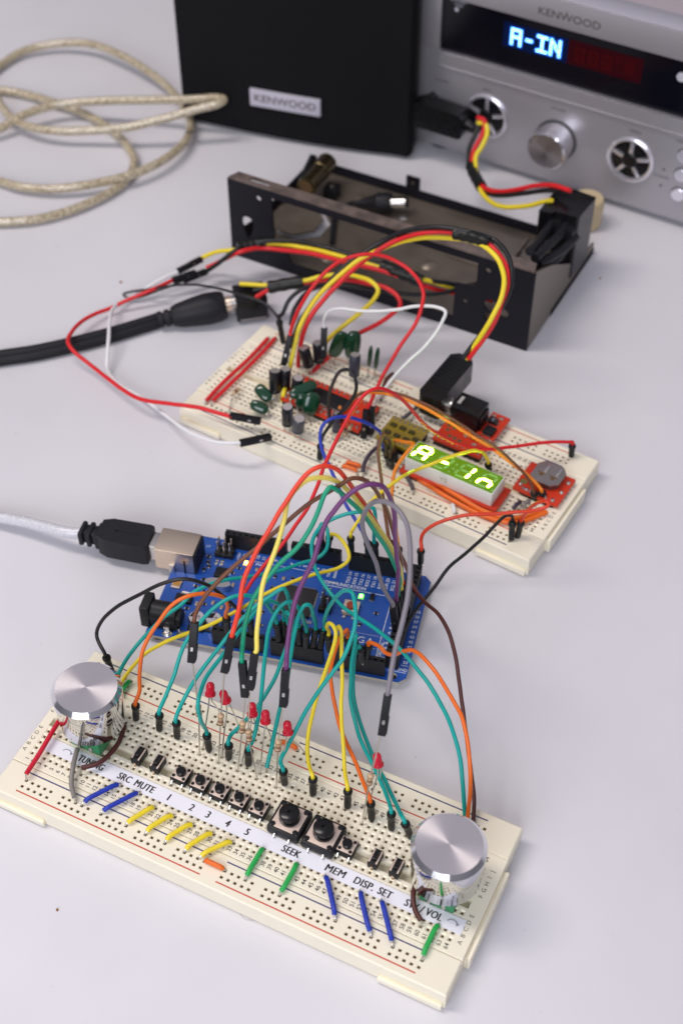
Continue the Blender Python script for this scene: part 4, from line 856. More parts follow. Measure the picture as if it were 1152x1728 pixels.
wire('black wire running diagonally from the double header to the rear breadboard end', C_BLK, ('z', (681, 1066), 15), ('m', (862, 912), (864, 880), ZT),
     [(697, 1036), (713, 1014), (732, 990), (758, 957), (793, 928), (823, 898), (840, 880), (851, 871), (860, 869)], r=0.7)
wire('long red wire sweeping from the rear breadboard corner down to the blue board', C_RED, ('m', (963, 771), (965, 750), ZT, 7), ('m', (402, 1069), (404, 1043), HZ),
     [(957, 746), (923, 747), (895.6, 750), (861, 755), (835, 758), (802, 757), (766, 748), (736.6, 733), (715, 715), (685.6, 682), (663.7, 664), (638, 656), (618, 663), (598, 685), (583, 714), (564, 751), (547, 787), (535, 822), (520, 856), (504, 880), (478, 914), (444, 955), (419, 991), (407, 1016)])
wire('orange wire lit yellow, looping from the red module to the coin cell module', mat('wire_amber', 'ff8800', 0.4), ('z', (573, 688), 16), ('m', (917, 842), (914, 830), ZT, 5),  # yellow display light is put into this wire's amber colour
     [(583, 678, 215), (597, 668), (615, 662), (646.6, 663), (683, 674), (719, 689), (756, 711), (789, 733), (830, 757), (861, 779), (882, 795), (900, 811), (910, 822)])
wire('thin brown wire alongside the lit orange one, ending at the coin cell module', C_BRN, ('m', (577, 716), (572, 700), ZT, 9), ('m', (903, 842), (900, 831), ZT, 5),
     [(585, 688), (600, 670), (620, 661), (650, 660), (690, 670), (727, 686), (760, 706), (800, 731), (840, 756), (862, 776), (882, 797), (894, 814)], r=0.62)
# ------------------------------------------------------------------ rear breadboard: modules
RAMB = mat('wire_amber', (0.85, 0.24, 0.01), 0.4)
def display():
    fr = FB2; t = thing('segment_display', 'lit green four digit display reading A-In on the rear breadboard', 'display', fr=Frame(*[fr(99, -3, 0).x, fr(99, -3, 0).y], fr.th, ZT))
    t_fr = fr
    OR = REDP
    mb = MB(fr); mb.box(98.5, -4.0, 10.9, 143.5, 10.6, 12.3, OR, 0.1); mb.box(99.5, -3.4, ZT, 142, -2.0, 10.9, BLK); mb.box(99.5, 8.2, ZT, 142, 9.6, 10.9, BLK); mb.build('carrier_board', t)
    mb = MB(fr); WP = mat('display_white_plastic', (0.80, 0.83, 0.78), 0.45); z1 = 19.6
    mb.box(100.3, -2.6, 12.4, 140.8, 9.0, z1, WP, 0.25); mb.text('YS', M3((118.5, -2.62, 16.0), (1, 0, 0), (0, 0, 1)), 3.4, mat('pale_green_print', (0.35, 0.42, 0.28), 0.6)); mb.build('display_case', t)
    mb = MB(fr); mb.box(100.7, -2.2, z1, 140.4, 8.6, z1+0.12, mat('display_face_green', (0.05, 0.12, 0.0), 0.3, emit=(0.26, 0.50, 0.0), es=0.32), 0.03); f = mb.build('display_face', t)
    FR = mat('segment_painted_halo', (0.1, 0.4, 0.0), 0.5, emit=(0.30, 0.95, 0.01), es=1.5)  # wider emissive rim paints a green halo round each lit segment
    ON = mat('segment_lit', (0.5, 1, 0.3), 0.5, emit=(0.48, 1.0, 0.05), es=75); OFF = mat('segment_unlit', (0.16, 0.30, 0.09), 0.4, emit=(0.3, 0.7, 0.1), es=0.35)
    SEG = {'A': 'abcefg', '-': 'g', '1': 'bc', 'n': 'ceg'}
    mon, mof = MB(fr), MB(fr)
    zz = z1+0.14
    for k, chh in enumerate('A-1n'):
        ox, oy = 105.3+k*10.05, 3.2; w, h, g = 2.55, 3.75, 0.52; sl = 0.20
        S_ = {'a': ((-w, h), (w, h)), 'g': ((-w, 0), (w, 0)), 'd': ((-w, -h), (w, -h)), 'f': ((-w, 0), (-w, h)), 'b': ((w, 0), (w, h)), 'e': ((-w, -h), (-w, 0)), 'c': ((w, -h), (w, 0))}
        for s, ((xa, ya), (xb, yb)) in S_.items():
            on = s in SEG[chh]; mm = mon if on else mof
            dx, dy = xb-xa, yb-ya; L = math.hypot(dx, dy); dx /= L; dy /= L; e = 0.55; nx, ny = -dy*g, dx*g
            p = [(xa+dx*0.35, ya+dy*0.35), (xa+dx*e*1.6+nx, ya+dy*e*1.6+ny), (xb-dx*e*1.6+nx, yb-dy*e*1.6+ny), (xb-dx*0.35, yb-dy*0.35), (xb-dx*e*1.6-nx, yb-dy*e*1.6-ny), (xa+dx*e*1.6-nx, ya+dy*e*1.6-ny)]
            if on:
                q = [(x+(0.30 if x > (xa+xb)/2+1e-6 else -0.30 if x < (xa+xb)/2-1e-6 else 0), y+(0.30 if y > (ya+yb)/2+1e-6 else -0.30 if y < (ya+yb)/2-1e-6 else 0)) for x, y in p]
                mm.prism([(ox+x+y*sl, oy+y) for x, y in q], zz, zz+0.02+0.002*'abcdefg'.index(s), FR)
            mm.prism([(ox+x+y*sl, oy+y) for x, y in p], zz+(0.035 if on else 0), zz+0.05, ON if on else OFF)
        mof.prism(circ(ox+4.4, oy-h, 0.5, 10), zz, zz+0.03, OFF)
    for yy in (-1.3, 1.6): mof.prism(circ(120.6, 3.2+yy, 0.55, 10), zz, zz+0.03, OFF)
    mon.build('lit_segments', f); mof.build('unlit_segments', f)
display()
def pcb(name, label, pts, z, m=REDP, cat='circuit board'):
    c = Vector((sum(p[0] for p in pts)/len(pts), sum(p[1] for p in pts)/len(pts), 0)); w_ = FB2(c.x, c.y, 0)
    t = thing(name, label, cat, fr=Frame(w_.x, w_.y, FB2.th, ZT)); mb = MB(FB2); mb.prism(pts, z-1.5, z, m); mb.build('circuit_board', t); return t
def smd(mb, x, y, a, b, h, m, z): mb.box(x-a, y-b, z, x+a, y+b, z+h, m, 0.08)
def legs(t, x0, x1, y, z, n):
    mb = MB(FB2); mb.box(x0, y-1.2, ZT+0.05, x1, y+1.2, z-1.55, BLK, 0.1)
    for k in range(n): xx = x0+1.2+k*(x1-x0-2.4)/(n-1); mb.lathe([(0.75, z), (0.55, z+0.5), (0.2, z+1.2), (0.02, z+1.25)], TIN, Matrix.Translation((xx, y, 0)), 10)
    mb.build('header_strip', t)
# radio module
t = pcb('radio_module', 'red circuit board with black chip, hemmed in by capacitors on the rear breadboard', [(32.5, 6.3), (72.5, 6.3), (72.5, 24.2), (32.5, 24.2)], 13.2)
legs(t, 33, 72, 7.8, 13.2, 15); legs(t, 33, 72, 22.8, 13.2, 15)
mb = MB(FB2); mb.box(44, 11.6, 13.3, 61, 19.2, 15.4, BLK, 0.25); c_ = mb.build('chip', t); mb = MB(FB2)
for k in range(12):
    x = 45.2+k*1.27
    for s, y in ((-1, 11.6), (1, 19.2)): mb.tube([Vector((x, y, 14.4)), Vector((x, y+s*0.6, 14.2)), Vector((x, y+s*0.9, 13.3)), Vector((x, y+s*1.6, 13.3))], 0.2, TIN, 6)
mb.build('chip_pins', c_); mb = MB(FB2)
for x, y in ((37, 12), (38.5, 16), (41, 18.5), (41.5, 13), (64, 12), (66, 16), (63.5, 18), (69.5, 12), (36, 20), (48, 9.8), (53, 9.9), (58, 9.8)): smd(mb, x, y, 1.0, 0.6, 0.6, STEEL, 13.21); smd(mb, x, y, 0.55, 0.64, 0.64, mat('ceramic_tan', (0.35, 0.26, 0.18), 0.5), 13.21)
mb.build('small_parts', t)
# driver module; the display's green light is put into its olive colours
OLV = mat('olive_lit_board', (0.28, 0.20, 0.012), 0.35, coat=0.4, var=0.2, vscale=200)
t = pcb('driver_module', 'small board lit olive yellow, with silver solder dots, left of the green display', [(81, 6.0), (98.3, 6.0), (98.3, 21.5), (81, 21.5)], 14.6, OLV)
legs(t, 81.6, 98, 7.6, 14.6, 7); legs(t, 81.6, 98, 19.9, 14.6, 7)
mb = MB(FB2)
for x, y in ((84, 11), (84, 16), (88.5, 11), (88.5, 16.2), (93, 11), (93, 16), (96.6, 13)): smd(mb, x, y, 1.4, 0.9, 0.8, mat('olive_lit_part', (0.05, 0.045, 0.01), 0.4), 14.61)
mb.build('small_parts', t)
# audio module with its jack
t = pcb('audio_jack_module', 'red circuit board holding a black audio jack, behind the green display', [(101.2, 19.4), (124.0, 19.4), (124.2, 47.2), (115.8, 47.2), (115.8, 31.6), (101.4, 31.6)], 13.4)
legs(t, 101.6, 123.6, 20.8, 13.4, 9)
mb = MB(FB2); mb.box(102.6, 32.2, 12.2, 115.6, 42.6, 22.4, BLKG, 0.35); mb.box(114.6, 33.5, 12.2, 116.6, 41.2, 20.4, BLKG, 0.25); mb.box(101.6, 34.3, 14.0, 102.7, 40.4, 21, BLK, 0.6); mb.box(103.9, 35.2, 22.4, 105.4, 40.0, 22.55, mat('jack_contact', (0.75, 0.74, 0.70), 0.35, 0.6)); mb.build('audio_jack', t)
mb = MB(FB2)
mb.box(118.0, 32.6, 13.45, 122.6, 37.4, 15.0, BLK, 0.15)
for k in range(4):
    for y, s in ((32.6, -1), (37.4, 1)): mb.box(118.5+k*1.05, y+s*0.6-0.55, 13.42, 118.9+k*1.05, y+s*0.6+0.55, 14.0, TIN)
mb.build('amplifier_chip', t); mb = MB(FB2); CT = mat('tantalum', (0.02, 0.02, 0.022), 0.35); WP2 = mat('part_print', (0.55, 0.6, 0.7), 0.5)
for x, y in ((117.2, 28.4), (119.0, 41.0)): mb.box(x-2, y-1.3, 13.4, x+2, y+1.3, 15.4, CT, 0.2); mb.box(x-2.5, y-0.8, 13.4, x+2.5, y+0.8, 13.8, STEEL); mb.text('101', M3((x, y, 15.42), (0, 1, 0), (-1, 0, 0)), 1.5, WP2)
for x, y in ((121, 44.5), (117.4, 44.8), (121.6, 27.5), (113, 27.5), (118.5, 24.5), (123, 29.8)): smd(mb, x, y, 1.0, 0.6, 0.6, STEEL, 13.41); smd(mb, x, y, 0.5, 0.64, 0.66, mat('ceramic_tan', (0.35, 0.26, 0.18), 0.5), 13.41)
for x, y in ((104.5, 27), (107, 24.2), (109.5, 24), (112, 23.6), (103.7, 29.8), (106.5, 29.3)): mb.lathe([(1.0, 13.41), (0.55, 13.43)], mat('copper_via', (0.25, 0.20, 0.10), 0.4, 0.6), Matrix.Translation((x, y, 0)), 14, caps=False); mb.lathe([(0.55, 13.43), (0.01, 13.42)], HOLE, Matrix.Translation((x, y, 0)), 12)
mb.build('small_parts', t)
# clock module with coin cell clip
t = pcb('clock_module', 'red circuit board with steel coin cell clip at the right end of the rear breadboard', [(143.2, 12.4), (163.6, 12.4), (163.6, 29.8), (143.2, 29.8)], 12.2)
legs(t, 146, 162, 13.8, 12.2, 5)
mb = MB(FB2); mb.prism([(147.2, 19.8), (147.2, 27.5), (149.5, 30.4), (157.6, 30.4), (160, 27.5), (160, 20.8), (157, 17.6), (150.4, 17.6)], 15.0, 15.5, mat('clip_steel', (0.42, 0.38, 0.36), 0.35, 1.0, var=0.15, vscale=300)); mb.prism([(148.0, 20.2), (148.0, 27.2), (159.3, 27.2), (159.3, 21.2), (156.6, 18.4), (150.8, 18.4)], 12.25, 14.9, mat('coin_cell', (0.18, 0.17, 0.16), 0.35, 0.8))
for x in (151, 156.2):
    mb.lathe([(1.0, 15.52), (0.01, 15.53)], HOLE, Matrix.Translation((x, 22.2, 0)), 12); mb.box(x-1.9, 22.9, 15.5, x+1.6, 23.5, 15.54, HOLE); mb.box(x+0.4, 24.2, 15.5, x+1.6, 29.0, 15.9, STEEL, 0.1)
mb.build('coin_cell_clip', t)
mb = MB(FB2)
for x, y in ((145.2, 15.5), (148.8, 13.9), (161.8, 19.8), (161.9, 26.2), (160.6, 14.0)): mb.lathe([(1.0, 12.2), (0.8, 12.7), (0.02, 13.0)], TIN, Matrix.Translation((x, y, 0)), 14)
mb.lathe([(1.5, 12.21), (0.01, 12.22)], mat('olive_hole', (0.22, 0.19, 0.05), 0.5), Matrix.Translation((145.6, 17.6, 0)), 18)
mb.build('solder_joints', t)

# ------------------------------------------------------------------ capacitors on the rear breadboard
SLV = mat('capacitor_sleeve', (0.010, 0.010, 0.013), 0.25, spec=0.5); SLG = mat('capacitor_grey_sleeve', (0.045, 0.05, 0.07), 0.3)
STR = mat('capacitor_stripe', (0.16, 0.16, 0.19), 0.35); TOP = mat('capacitor_top', (0.55, 0.50, 0.48), 0.35, 0.5)
def ecap(top, bot, yb, label, m=SLV, r=2.55, L=10.5):
    b = Z(*bot, 13.2); a = far(b, *top, L); ax = (a-b).normalized(); t = thing('electrolytic_capacitor', label, 'capacitor', loc=(b.x, b.y, ZT), group='electrolytic capacitors on the rear breadboard')
    mb = MB(); M = mb.along(b, a); mb.lathe([(r*0.8, 0), (r, 0.5), (r, 1.2), (r*0.93, 1.6), (r, 2.1), (r, L-0.5), (r*0.85, L)], m, M, 28)
    mb.lathe([(r*0.84, L+0.01), (0.01, L+0.02)], TOP, M, 24)
    st = [(r*1.01*math.cos(q), r*1.01*math.sin(q)) for q in (-0.35, 0, 0.35)]
    mb.add([(x, y, z) for z in (1.0, L-0.8) for x, y in st], [(0, 1, 4, 3), (1, 2, 5, 4)], STR, True, M @ rotz(-1.2)); mb.build('can', t)
    for s in (-1, 1):
        mb = MB(); p = b+Vector((s*1.1, 0, 0)); q = Vector((b.x+s*1.4, b.y-0.6, ZT)); mb.tube(spline([p+ax*0.3, p-ax*1.2, p.lerp(q, 0.6), q, q-Vector((0, 0, 1.4))], 4), 0.27, TIN, 6); mb.build('leg', t)
for a, b, yb, l, m, r, L in (((464, 625), (464, 662), 210, 'black capacitor at the far left of the cluster, above the two green ovals', SLV, 2.7, 11), ((482, 622), (480, 656), 213, 'black capacitor half hidden right behind the leftmost one', SLV, 2.5, 10.5),
    ((512, 586), (521, 618), 229, 'black capacitor tilted left, farthest back beside the white wire connector', SLV, 2.6, 10.5), ((536, 578), (538, 611), 231, 'black capacitor mostly hidden behind the white wire connector', SLV, 2.5, 10.5),
    ((503, 637), (499, 664), 212, 'black capacitor behind the large horizontal green one', SLV, 2.5, 10), ((485, 686), (485, 716), 190, 'tall black capacitor in front, right of the two green ovals', SLV, 2.5, 11),
    ((505, 706), (502, 727), 186, 'short grey capacitor in front with a bright silver top', SLG, 2.7, 8), ((599, 598), (597, 634), 227, 'grey capacitor standing before the tall green one', SLG, 2.5, 11), ((569, 697), (566, 729), 189, 'slim blue grey capacitor under the black wire loop', SLG, 1.7, 10)): ecap(a, b, yb, l, m, r, L)
GC_ = mat('green_dip_coating', (0.003, 0.045, 0.018), 0.14, spec=0.5, coat=0.5)
def fcap(p0, p1, y0, w, th, label, rot=0.0):
    a = Z(*p0, y0[0]); b = Z(*p1, y0[1]); L = (b-a).length; t = thing('film_capacitor', label, 'capacitor', loc=(a.x, a.y, ZT), group='green film capacitors on the rear breadboard')
    tb = bmesh.new(); bmesh.ops.create_uvsphere(tb, u_segments=24, v_segments=16, radius=1.0)
    mb = MB(); M = mb.along(a, b, (CAM-a).normalized()) @ rotz(rot)
    for i, v in enumerate(tb.verts): v.index = i
    sq = lambda c, e: math.copysign(abs(c)**e, c)
    mb.add([(sq(v.co.x, 0.72)*w, sq(v.co.y, 0.8)*th, L/2+sq(v.co.z, 0.72)*L/2) for v in tb.verts], [[v.index for v in f.verts] for f in tb.faces], GC_, True, M); tb.free(); mb.build('coated_body', t)
    ax = (b-a).normalized(); sd = (M @ Vector((1, 0, 0))-M @ Vector((0, 0, 0))).normalized()
    for s in (-1, 1):
        mb = MB(); p = a+ax*0.8+sd*s*w*0.5; q = Vector((a.x+s*w*0.55, a.y-0.8, ZT)); mb.tube(spline([p, p-ax*1.2, p.lerp(q, 0.5)+Vector((0, 0, -0.5)), q, q-Vector((0, 0, 1.4))], 4), 0.25, TIN, 6); mb.build('leg', t)
fcap((456, 676), (433, 651), (13.5, 17), 2.8, 1.9, 'green oval capacitor, upper one of the glossy pair at the left')
fcap((452, 694), (423, 680), (13, 15), 2.6, 1.9, 'green oval capacitor, lower one of the glossy pair at the left')
fcap((489, 668), (534, 648), (19, 20), 2.9, 2.0, 'long green capacitor lying level with a bright highlight')
fcap((520, 700), (530, 662), (13.5, 22), 3.6, 1.6, 'broad green capacitor hanging below the level one', 0.2)
fcap((507, 690), (514, 664), (13.5, 20), 3.0, 1.5, 'dark green capacitor tucked under the level one', 0.2)
fcap((561, 602), (580, 560), (14, 28), 3.3, 1.5, 'tall green capacitor tilted right at the back of the cluster', 0.3)
fcap((592, 604), (598, 559), (14, 29), 3.6, 2.2, 'broadest tall green capacitor behind the grey one', 0.2)
fcap((622, 618), (626, 584), (15, 27), 1.1, 1.5, 'thin leaf-like green capacitor, left one of the pair on long legs')
fcap((633, 622), (638, 587), (15, 27), 1.1, 1.5, 'thin leaf-like green capacitor, right one of the pair on long legs')
resistor(Z(386, 697, ZT), Z(412, 660, ZT), Z(398, 660, 12.5), 4.6, 'small resistor standing between the red jumpers and green ovals', group='resistors on the rear breadboard')
resistor(Z(572, 744, ZT), Z(601, 712, ZT+1), Z(586, 727, 12.5), 5.5, 'small resistor lying in front of the red radio module', group='resistors on the rear breadboard')
def hole_stub(px, py, z=ZT): return Z(px, py, z)
G2 = 'short jumpers on the rear breadboard'
sj('left one of the two long red jumpers at the rear breadboard end', C_RED, Z(455, 572, ZT), Z(346, 683, ZT), 1.5, group=G2, mid=[Z(420, 605, 11.5), Z(375, 647, 11.5)])
sj('right one of the two long red jumpers at the rear breadboard end', C_RED, Z(467, 572, ZT), Z(357, 683, ZT), 1.5, group=G2, mid=[Z(440, 598, 11.5), Z(390, 647, 11.5)])
sj('upper short orange jumper of the pair in the rear breadboard front rail', C_ORG, Z(583, 783, ZT), Z(609, 790, ZT), 1.0, group=G2)
sj('lower short orange jumper of the pair in the rear breadboard front rail', C_ORG, Z(577, 789, ZT), Z(604, 798, ZT), 1.0, group=G2)
sj('purple grey jumper bending out from under the olive board', mat('wire_mauve', (0.055, 0.04, 0.065), 0.4), Z(640, 757, ZT), Z(612, 803, ZT), 2.0, group=G2, mid=[Z(624, 766, 13), Z(614, 784, 12.5)])
sj('grey jumper running back towards the right angle plug', C_DGRY, Z(709, 687, ZT), Z(677, 713, ZT), 2.0, group=G2, mid=[Z(696, 693, 12.5), Z(685, 702, 12.5)])
sj('dark grey jumper poking out below the display edge', C_DGRY, Z(683, 806, ZT), Z(697, 833, ZT), 1.5, group=G2)
sj('white short jumper below the middle of the display', C_WHT, Z(762, 854, ZT), Z(765, 868, ZT), 1.2, group=G2)
sj('purple grey jumper end by the black plugs at the right', mat('wire_mauve', (0.055, 0.04, 0.065), 0.4), Z(878, 852, ZT), Z(864, 866, ZT), 2.2, group=G2)
sj('grey flat jumper beside the coin cell module', mat('wire_warm_grey', (0.23, 0.21, 0.19), 0.4), Z(893, 851, ZT), Z(882, 862, ZT), 2.2, group=G2)
sj('brown bent jumper behind the two upright black connectors', C_DBRN, Z(663, 636, ZT), Z(638, 682, ZT), 2.2, group=G2, mid=[Z(652, 640, 13), Z(646, 655, 12)])
sj('long orange jumper in front of the display, nearer one', C_ORG, Z(705, 812, ZT), Z(922, 868, ZT), 1.4, group=G2, mid=[Z(760, 842, 11.3), Z(820, 872, 11.3), Z(870, 882, 11.3)], bare=0.02, r=1.0)
sj('long orange jumper in front of the display, middle one', C_ORG, Z(712, 806, ZT), Z(917, 864, ZT), 1.4, group=G2, mid=[Z(770, 836, 12.4), Z(820, 864, 12.4), Z(866, 874, 12.4)], bare=0.02, r=1.0)
sj('long grey jumper between the display and the orange ones', mat('wire_warm_grey', (0.23, 0.21, 0.19), 0.4), Z(688, 800, ZT), Z(838, 862, ZT), 1.0, group=G2, mid=[Z(740, 822, 10.8), Z(790, 846, 10.8)], bare=0.02, r=0.9)
for i, (a, b) in enumerate((((617, 692), (613, 738)), ((628, 688), (625, 732)))):
    bb = Z(*b, ZT+1); ee = far(bb, *a, 13.5); t = thing('pin_socket', ['upright black connector with the red wire, beside the radio module', 'upright black connector right of the one with the red wire'][i], 'connector', loc=bb); mb = MB(); house(mb, bb, ee, w=1.25); mb.tube([bb, bb-Vector((0, 0, 2.4))], 0.32, TIN, 6); mb.build('housing', t)
# low black plugs below the olive board
wire('short olive brown loop between two plugs in front of the olive board', mat('wire_olive_brown', (0.07, 0.045, 0.01), 0.4), ('m', (656, 786), (653, 768), ZT, 8), ('m', (661, 790), (659, 772), ZT, 8), [(651, 752), (647, 741), (654, 741), (660, 752)], r=0.7)

# wires above the rear breadboard
wire('black wire loop standing over the red radio module', C_BLK, ('m', (539, 776), (541, 750), ZT, 8), ('z', (557, 720), 12), [(545, 735), (556, 718), (573, 698), (590, 680), (601, 660), (600, 640), (591, 626), (576, 626), (562, 645), (555, 671), (556, 700)], r=0.75)
wire('red wire arching highest from the black connector over the bracket front to the module', C_RED, ('f', (490, 566), (478, 616), 213), ('z', (619, 694), 22),
     [(500, 532), (519, 495, 226), (544, 464, 232), (575, 440, 240), (612, 429, 246), (644, 431, 250), (672, 442, 252), (700, 464, 250), (714, 492, 246), (712, 511, 242), (700, 545, 236), (672, 586, 228), (646, 632, 220), (636, 655, 216)], r=0.85)
wire('white wire looping over to the right from the white wire connector among the capacitors', C_WHT, ('f', (547, 553), (545, 604), 226), ('z', (630, 684), 14),
     [(549, 534), (557, 524), (576, 521), (619, 526, 236), (666, 523, 240), (706, 517, 242), (738, 519, 242), (752, 527, 241), (744, 548, 238), (719, 582, 230), (683, 617, 222), (651, 654, 214)], r=0.75)
# wires lying on the table at the left
def flatwire(label, m, pts, r, parts=(), name='jumper_wire', group='jumper wires', cat='jumper wire'):
    P_ = [Z(x, y, z) for x, y, z in pts]; t = thing(name, label, cat, loc=P_[0], group=group); mb = MB(); mb.tube(wobble(spline(P_, 7), 0.25), r, m, 12); mb.build('insulated_wire', t)
    for e, ez, b, bz in parts: mb = MB(); house(mb, Z(*b, bz), Z(*e, ez)); mb.build('socket_housing', t)
    return t
flatwire('red wire making the wide loop on the table left of the rear breadboard', C_RED,
     [(291, 473, 9), (256, 489, 9), (219, 505, 6), (190, 518, 4), (147, 536, 6), (126, 554, 8), (116, 576, 10), (128, 595, 9), (150, 613, 7), (178, 636, 7), (209, 659, 8), (241, 675, 10), (288, 681, 13), (334, 689, 15), (372, 699, 16), (392, 703, 16.5)], 0.95,
     [((388, 701), 16.5, (440, 711), 15.5), ((291, 473), 9, (331, 460), 10)])
flatwire('white wire lying over the thick black cable, ending on the rear breadboard front rail', C_WHT,
     [(300, 459, 9), (275, 470, 8), (250, 485, 6), (222, 502, 3), (203, 511, 4), (190, 524, 6), (184, 545, 9), (183, 570, 9), (182, 600, 6), (183, 628, 3), (206, 652, 3), (226, 663, 3), (250, 678, 4), (277, 698, 6), (316, 727, 11), (353, 743, 13), (380, 748, 14), (408, 747, 14.5)], 0.85,
     [((405, 748), 14.5, (457, 737), 12.5), ((300, 458), 9, (341, 437), 11)])
t = flatwire('thin black wire crossing above the round cable plug to the rear breadboard corner', C_BLK,
     [(312, 472, 8), (290, 482, 6), (262, 492, 4), (234, 502, 3), (214, 502, 3), (209, 497, 4), (220, 493, 5), (245, 489, 7), (280, 484, 12), (319, 480, 18), (366, 486, 24), (412, 499, 27), (444, 511, 27), (462, 527, 25), (471, 540, 23)], 0.6, [((309, 474), 8, (349, 458), 9)])
wire('black wire rising from the double plug at the corner and running into the bracket', C_BLK, ('m', (478, 580), (471, 541), ZT, 12), ('z', (806, 478), 6),
     [(476, 530, 243), (488, 507, 248), (510, 489, 254), (550, 481, 262), (600, 484, 268), (650, 492, 274), (700, 497, 280), (750, 494, 290), (780, 485, 300)], r=1.0)

# ------------------------------------------------------------------ three colour looms
def loom(label, strands, sleeves, parts=None, cat='cable', name='wire_loom'):
    o0 = None; t = None
    for nm, m, pts, r in strands:
        P_ = [(Z(x, y, z) if z < 150 else Y(x, y, z)) for x, y, z in pts]
        if t is None: t = thing(name, label, cat, loc=P_[0], group='red, yellow and black wire looms')
        mb = MB(); mb.tube(wobble(spline(P_, 7), 0.3), r, m, 12); mb.build(nm, t)
    for pts, r in sleeves:
        P_ = [(Z(x, y, z) if z < 150 else Y(x, y, z)) for x, y, z in pts]; mb = MB(); S__ = spline(P_, 5); n = len(S__)
        mb.tube(S__, [r*(1+0.06*math.sin(i*1.7)) for i in range(n)], SHR, 14); mb.build('heat_shrink_sleeve', t)
    return t
# depth given per point as world y (>150)
def off(pts, dx, dy, dd=0): return [(x+dx, y+dy, z+dd) for x, y, z in pts]
A_red = [(503, 618, 10), (504, 606, 14), (508, 582, 224), (519, 545, 228), (547, 504, 236), (587, 464, 246), (625, 433, 256), (666, 408, 262), (712, 394, 264), (767, 395, 266), (798, 402, 265), (830, 418, 262), (852, 447, 258), (856, 477, 254), (849, 506, 249), (834, 544, 243), (812, 577, 238), (790, 606, 234)]
A_yel = [(476, 676, 9.5), (478, 664, 14), (486, 632, 212), (495, 590, 218), (509, 546, 226), (534, 503, 235), (575, 463, 245), (612, 434, 254), (660, 413, 263), (712, 401, 266), (767, 402, 267), (798, 408, 265), (822, 420, 260), (840, 441, 256), (849, 468, 252), (846, 498, 247), (828, 537, 241), (806, 573, 238), (786, 605, 236)]
A_blk = [(492, 588, 221), (500, 555, 226), (520, 521, 234), (560, 470, 244), (605, 431, 255), (650, 405, 262), (690, 389, 264), (730, 384, 265), (767, 386, 266), (798, 393, 266), (834, 407, 264), (858, 437, 261), (863, 475, 256), (852, 510, 249), (822, 552, 242), (800, 578, 238), (781, 604, 234)]
t = loom('loom of red, yellow and black wires arching over the bracket to the right angle plug', [('red_wire', C_RED, A_red, 1.06), ('yellow_wire', C_YEL, A_yel, 1.06), ('black_wire', C_BLK, A_blk, 1.06)],
    [([(766, 393, 266), (784, 397, 266), (804, 402, 265), (826, 411, 263)], 2.75)])
# right angle plug on the audio jack
mb = MB(FB2)
zc = 18.5
pl = [(87.6, 31.5), (88.6, 29.8), (90.2, 29.2), (97.2, 29.2), (98.6, 30.2), (98.9, 33), (98.9, 58.5), (96.6, 61.5), (90.6, 61.5), (87.6, 58.8)]
mb.prism(pl, 14.2, 25.0, BLKG)
b_ = mb.build('angled_plug', t)
md = b_.modifiers.new('bevel', 'BEVEL'); md.width = 0.0022; md.segments = 4; md.limit_method = 'ANGLE'; md.angle_limit = math.radians(50)
mb = MB(FB2)
for k in range(9): mb.box(88.6, 38+k*2.3, 24.95, 98, 39.1+k*2.3, 25.2, BLKG, 0.12)
mb.build('grip_ridges', b_)
mb = MB(FB2); mb.lathe([(3.3, 0), (3.3, 0.9), (2.6, 1.0), (2.6, 1.6), (3.2, 1.7), (3.2, 2.4), (2.2, 2.5), (2.2, 3.2)], TIN, M3((98.9, 37.0, 17.6), (0, 1, 0), (0, 0, 1)), 24); mb.build('plug_ring', b_)

B1 = [(447, 404, 288), (494, 406, 289), (541, 415, 289), (594, 431, 288), (644, 447, 288), (709, 471, 290), (759, 479, 297), (800, 486, 306), (835, 496, 314)]
t = loom('loom of red, yellow and black wires crossing low in front of the bracket opening', [('black_wire', C_BLK, [(350, 457, 9), (372, 441, 14), (400, 420, 20), (420, 411, 283)]+B1[1:], 1.1),
    ('yellow_wire', C_YEL, [(341, 435, 11), (362, 426, 15), (394, 420, 20), (418, 414, 282), (447, 411, 287), (478, 412, 288), (525, 420, 288), (572, 432, 286), (616, 445, 285), (644, 453, 285), (712, 472, 289), (745, 480, 296), (790, 492, 305), (830, 503, 313)], 1.06),
    ('red_wire', C_RED, [(349, 452, 9), (375, 440, 13), (404, 426, 19), (425, 420, 281), (448, 418, 286), (525, 428, 286), (587, 443, 284), (641, 456, 283), (712, 481, 288), (747, 490, 297), (800, 500, 306), (830, 508, 313)], 1.1)],
    [([(402, 419, 279), (415, 415, 282), (430, 412, 285), (448, 410, 288)], 2.9), ([(643, 449, 286), (665, 457, 286), (690, 466, 287), (711, 475, 287)], 3.1)])
C1y = [(405, 479, 17), (430, 480, 18), (453, 481, 19), (512, 473, 24), (541, 466, 27), (575, 463, 30), (600, 465, 32), (625, 473, 34), (638, 489, 33), (631, 504, 31), (612, 523, 28), (581, 548, 23), (560, 566, 18), (540, 588, 12), (530, 600, 9)]
C1r = [(431, 502, 16), (444, 495, 17), (456, 489, 18), (512, 479, 22), (550, 474, 25), (587, 473, 27), (619, 478, 28), (650, 486, 29), (671, 501, 28), (675, 517, 26), (659, 531, 24), (634, 547, 22), (609, 561, 20), (580, 580, 17), (554, 603, 13), (522, 632, 9)]
t = loom('loom of red and yellow wires curling from the socket adapter over to the capacitors', [('yellow_wire', C_YEL, C1y, 1.06), ('red_wire', C_RED, C1r, 1.06), ('black_wire', C_BLK, [(428, 490, 16), (455, 486, 18), (512, 478, 21), (540, 482, 20), (520, 492, 16), (498, 520, 12), (490, 548, 9)], 1.0)],
    [([(454, 485, 19), (480, 480, 21), (512, 475.5, 23)], 3.0)])
